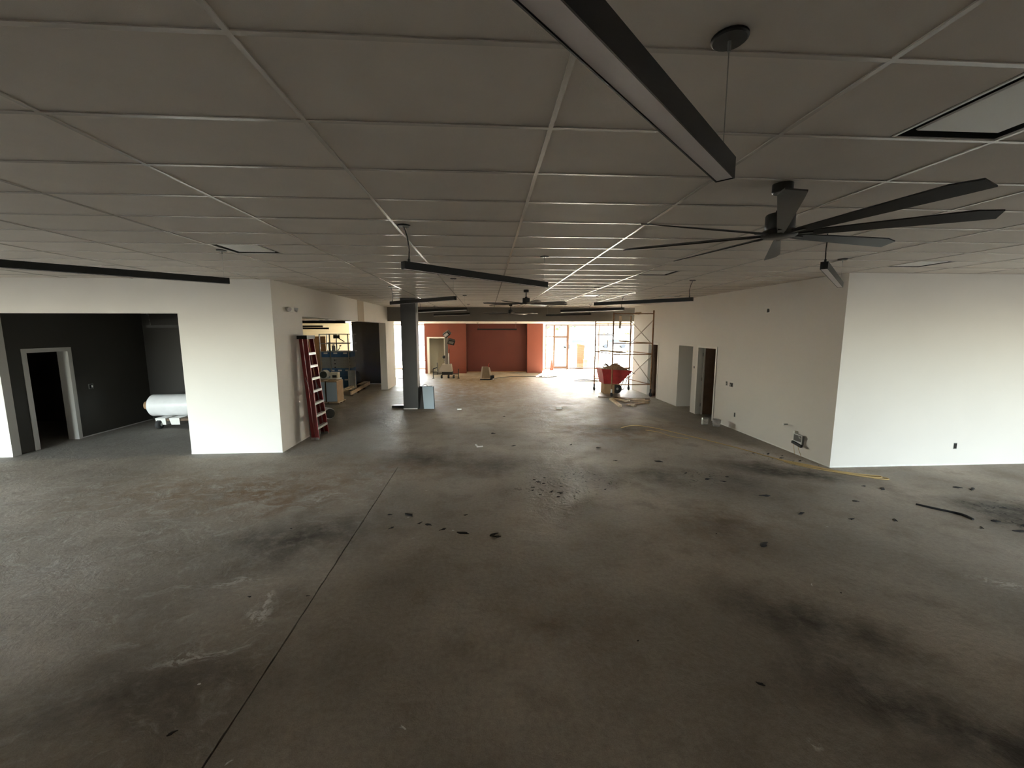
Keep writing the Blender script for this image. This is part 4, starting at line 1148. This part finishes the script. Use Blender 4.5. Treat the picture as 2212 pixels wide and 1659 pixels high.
tag(MB().tube(spline([(x, y, 0.010 + 0.006 * (k > 12) + 0.006 * (k > 18)) for k, (x, y) in enumerate(c1)]), 0.009, 6).build('extension_cord', 'cord'),
    'yellow cord trailing along the right wall and bunched at its corner', 'cord')
tag(MB().tube(spline([(4.1, 10.2, 0.008), (4.35, 10.0, 0.008), (4.5, 9.55, 0.008), (4.8, 9.3, 0.008)]), 0.007, 6).build('extension_cord', 'cord'),
    'short loose end of yellow cord beside the longer cord', 'cord')

# ------------------------------------------------------------------ scraps on the floor
def scrap_mesh(seed, flat):
    rnd = random.Random(seed)
    n = 9
    vs = [(0, 0, flat)]
    for k in range(n):
        a = 2 * PI * k / n
        rr = rnd.choice((0.35, 0.6, 0.9, 1.15)) * rnd.uniform(0.85, 1.1)
        vs.append((rr * math.cos(a), 0.6 * rr * math.sin(a), rnd.uniform(0.2, 0.5) * flat))
    for k in range(n): vs.append((vs[k + 1][0] * 1.05, vs[k + 1][1] * 1.05, 0.0))
    fs = [(0, k + 1, (k + 1) % n + 1) for k in range(n)] + [(k + 1, k + 1 + n, (k + 1) % n + 1 + n, (k + 1) % n + 1) for k in range(n)] + [tuple(n + 1 + k for k in reversed(range(n)))]
    return MB().add(vs, fs).mesh('scrap')
dark_me = [scrap_mesh(k, 0.35) for k in range(4)]
pale_me = [scrap_mesh(10 + k, 0.35) for k in range(3)]
for q in dark_me: q.materials.append(M['scrap'])
for q in pale_me: q.materials.append(M['white_scrap'])
def scraps(pts, label, cat, grp, mes, s0, s1, name):
    ORD = 'first second third fourth fifth sixth seventh eighth ninth tenth eleventh twelfth thirteenth fourteenth fifteenth sixteenth'.split()
    pts = sorted(pts, key=lambda p: seen(p[0], p[1], 0)[0])
    for k, (x, y) in enumerate(pts):
        o = bpy.data.objects.new(name, mes[k % len(mes)])
        COL.objects.link(o)
        sx = random.uniform(s0, s1)
        o.location = (x, y, 0.0008)
        o.scale = (sx * random.uniform(1.0, 1.7), sx, sx)
        o.rotation_euler = (0, 0, random.uniform(-0.5, 0.9))
        tag(o, '%s, %s from the left' % (label, ORD[k]), cat, grp)
scraps([(-1.39, 5.6), (-0.91, 5.32), (-1.26, 5.2), (-0.81, 5.27), (-0.58, 5.12), (-0.31, 5.0), (0.05, 4.93), (0.12, 4.88), (-0.31, 5.52), (-1.1, 5.57)],
       'dark scrap in the row right of the floor joint', 'scrap', 'row of dark scraps by the floor joint', dark_me, 0.028, 0.055, 'dark_scrap')
scraps([(0.76, 6.49), (0.82, 6.18), (0.95, 6.65), (1.09, 6.08), (0.81, 6.83), (1.03, 6.29), (1.16, 6.22), (1.0, 6.92), (1.92, 6.33), (0.72, 6.36), (0.87, 6.72), (1.22, 6.5)],
       'tiny dark scrap in the scatter at the middle of the floor', 'scrap', 'scattered dark scraps mid floor', dark_me, 0.018, 0.038, 'dark_scrap')
scraps([(1.9, 8.99), (2.55, 7.78), (3.39, 7.68), (0.13, 10.13), (0.52, 12.18), (2.43, 8.72), (0.59, 8.98), (3.81, 6.68), (4.24, 6.77), (3.6, 7.0), (4.05, 6.55)],
       'dark scrap on open floor between column and right wall', 'scrap', 'dark scraps deeper in the hall', dark_me, 0.03, 0.06, 'dark_scrap')
scraps([(6.26, 6.2), (6.45, 6.08), (7.72, 6.06), (7.87, 5.95), (7.95, 6.0), (5.56, 5.64), (4.36, 5.91), (4.44, 5.29), (5.0, 5.07), (5.56, 5.0), (3.31, 4.48), (6.87, 4.9), (6.87, 4.61), (7.1, 4.75), (7.53, 5.27), (6.48, 4.73)],
       'black scrap on floor before the blank right wall', 'scrap', 'black scraps before the right wall', dark_me, 0.035, 0.065, 'dark_scrap')
scraps([(5.6, 8.1), (5.72, 7.95), (5.9, 8.05), (6.1, 7.9), (5.75, 7.7), (6.2, 7.55), (5.95, 7.75)],
       'dark crumb beside the bunched yellow cord', 'scrap', 'dark crumbs along the yellow cord', dark_me, 0.02, 0.04, 'dark_scrap')
scraps([(1.24, 3.06), (1.99, 2.59), (3.48, 3.56), (2.91, 4.79), (-2.32, 3.85), (-2.57, 5.26), (-1.76, 3.83), (-2.05, 2.46)],
       'lone dark speck on the near floor', 'scrap', 'dark specks on the near floor', dark_me, 0.012, 0.025, 'dark_scrap')
scraps([(-0.78, 9.57), (-1.0, 6.46), (1.49, 7.5), (-0.94, 4.91), (4.47, 4.88), (3.28, 3.69), (-2.12, 2.84), (-1.57, 2.25), (-0.57, 2.41), (-1.1, 5.5), (-0.45, 5.08), (0.12, 4.84)],
       'small white chip lying on the concrete floor', 'scrap', 'white chips on the floor', pale_me, 0.012, 0.02, 'white_chip')
tag(MB().obox((-0.24, 9.02, 0.012), (0.03, 0.16, 0.02), (0, 0, 0.3)).obox((-0.17, 8.93, 0.012), (0.14, 0.035, 0.02), (0, 0, 0.2)).build('white_scrap', 'white_scrap'), 'white bent scrap shaped like an L in the middle of the floor', 'scrap')
tag(B(2.29, 13.28, 0.0, 2.47, 13.40, 0.05).build('white_block', 'white_scrap'), 'small white block on the glaring floor before the cart', 'block')
tag(B(-0.98, 13.3, 0.0, -0.84, 13.38, 0.04).build('white_block', 'white_scrap'), 'small white block on the floor right of the blue panel', 'block')
tag(MB().tube(spline([(6.36, 5.46, 0.008), (6.47, 5.30, 0.012), (6.57, 5.2, 0.010), (6.64, 5.08, 0.014), (6.62, 4.94, 0.012)]), 0.016, 6).build('rubber_strip', 'scrap'),
    'curved black rubber strip on the floor at right', 'strip')

# ------------------------------------------------------------------ outside the shopfront
def brick_pier():
    x0, x1, y0, y1 = 6.40, 6.92, 28.9, 29.4
    r = empty('brick_pier', ((x0 + x1) / 2, (y0 + y1) / 2, -0.12), 'red brick pier outside the shopfront', 'pier')
    a, b = (x1 - x0) / 2, (y1 - y0) / 2
    B(-a + 0.006, -b + 0.006, 0, a - 0.006, b - 0.006, 1.62).build('core', 'mortar', r)
    z = 0.0
    row = 0
    me = {}
    while z < 1.60:
        n = 2
        wd = 2 * a / n
        for face in (-1, 1):
            for k in range(n + (row % 2)):
                xa = -a + (k - 0.5 * (row % 2)) * wd
                xb = min(a, xa + wd) - 0.005
                xa = max(-a, xa) + 0.005
                key = round(xb - xa, 3)
                if key not in me:
                    me[key] = B(-key / 2, -0.012, 0, key / 2, 0.012, 0.062).mesh('brick')
                    me[key].materials.append(M['brick'])
                o = bpy.data.objects.new('brick', me[key])
                COL.objects.link(o)
                o.parent = r
                o.location = ((xa + xb) / 2, face * (b - 0.004), z + 0.006)
        z += 0.074
        row += 1
    MB().hexa([(-a - .03, -b - .03, 1.62), (a + .03, -b - .03, 1.62), (a + .03, b + .03, 1.62), (-a - .03, b + .03, 1.62), (-a - .03, -b - .03, 1.78), (a + .03, -b - .03, 1.66), (a + .03, b + .03, 1.66), (-a - .03, b + .03, 1.78)]).build('cap', 'brick', r)
brick_pier()
def canopy():
    r = empty('timber_canopy', (8, 30.2, -0.12), 'yellow timber posts and struts of the unfinished porch outside', 'porch')
    for x in (-0.7, 2.4, 3.5):
        B(x - 0.07, -0.3, 0, x + 0.07, -0.16, 3.3).build('post', 'timber', r)
    for (xa, za, xb, zb) in ((-0.7, 2.1, -0.1, 3.0), (0.4, 3.0, 0.0, 1.9), (0.4, 3.0, 0.85, 1.9), (2.4, 2.2, 1.9, 3.0), (2.4, 2.2, 2.9, 3.0), (3.5, 2.2, 3.1, 3.0)):
        MB().bar((xa, -0.25, za), (xb, -0.25, zb), 0.07, 0.09).build('strut', 'timber', r)
    B(-2.0, -0.32, 3.05, 5.5, -0.2, 3.3).build('beam', 'timber', r)
    B(3.8, -0.2, 0, 4.6, -0.1, 3.0).build('sheathing_panel', 'timber', r)
canopy()
r = empty('traffic_cone', (4.30, 27.0, 0), 'orange traffic cone standing by the shopfront door post', 'cone')
B(-0.19, -0.19, 0, 0.19, 0.19, 0.035).build('base', 'red', r)
MB().lathe([(0.14, 0.035), (0.03, 0.70), (0.0, 0.705)], n=20).build('body', 'red', r)
r = empty('fence_post', (6.98, 28.7, -0.12), 'short tan post standing outside next to the brick pier', 'post')
B(-0.13, -0.1, 0, 0.13, 0.1, 0.62).build('body', 'timber', r)
B(-0.15, -0.12, 0.62, 0.15, 0.12, 0.66).build('cap', 'timber', r)
def car(x, y, label, rz):
    r = empty('car', (x, y, -0.12), label, 'car', 'parked cars beyond the shopfront', rz)
    prof = [(-2.2, 0.35), (-2.15, 0.75), (-1.5, 0.88), (-0.9, 1.35), (0.7, 1.38), (1.35, 0.92), (2.1, 0.8), (2.2, 0.35)]
    n = len(prof)
    vs = [(p[0], s_ * 0.85 * (0.8 if p[1] > 1.2 else 1), p[1]) for s_ in (-1, 1) for p in prof]
    fs = [tuple(range(n)), tuple(reversed(range(n, 2 * n)))] + [(i, i + n, (i + 1) % n + n, (i + 1) % n) for i in range(n)]
    MB().add(vs, fs).build('body', 'car', r)
    for s_ in (-1, 1):
        MB().add([(-0.95, s_ * 0.872, 0.92), (1.15, s_ * 0.872, 0.94), (0.65, s_ * 0.70, 1.32), (-0.80, s_ * 0.70, 1.30)], [(0, 1, 2, 3)]).build('side_window', 'carglass', r)
        for xx in (-1.35, 1.35):
            MB().cyl((xx, s_ * 0.70, 0.32), (xx, s_ * 0.90, 0.32), 0.32, n=20).build('wheel', 'rubber', r)
car(13.5, 62, 'dark parked car seen far off through the glass door', 0.1)
car(20, 64, 'dark parked car seen far off behind the brick pier', -0.1)
def tree(x, y, h, label):
    r = empty('tree', (x, y, -0.12), label, 'tree', 'trees across the street')
    MB().cyl((0, 0, 0), (0.1, 0, h * 0.55), 0.22, 0.12, n=10).build('trunk', 'bark', r)
    rnd = random.Random(int(x * 10))
    mb = MB()
    for k in range(260):
        a, b_, c_ = rnd.gauss(0, 1), rnd.gauss(0, 1), rnd.gauss(0, 1)
        L_ = (a * a + b_ * b_ + c_ * c_) ** 0.5
        rr = h * 0.30 * rnd.random() ** 0.33
        c = Vector((a / L_ * rr, b_ / L_ * rr, h * 0.66 + c_ / L_ * rr))
        s_ = h * 0.05
        q = [c + Vector((rnd.uniform(-s_, s_), rnd.uniform(-s_, s_), rnd.uniform(-s_, s_))) for _ in range(3)]
        mb.add(q, [(0, 1, 2)])
    mb.build('foliage', 'foliage', r, kind='stuff')
tree(9.5, 58, 7.5, 'leafy tree across the street, above the glass door')
tree(14, 70, 8, 'leafy tree across the street, behind the parked cars')

r = empty('sky_block_building', (18, 84, -0.12), 'long pale low building added across the street to block low sky', 'building')  # added to screen bright low sky from the windows and floor
B(-45, 0, 0, 45, 12, 6.5).build('wall', 'pale_facade', r)
B(-45.4, -0.4, 6.5, 45.4, 12.4, 7.0).build('roof_edge', 'outer', r)
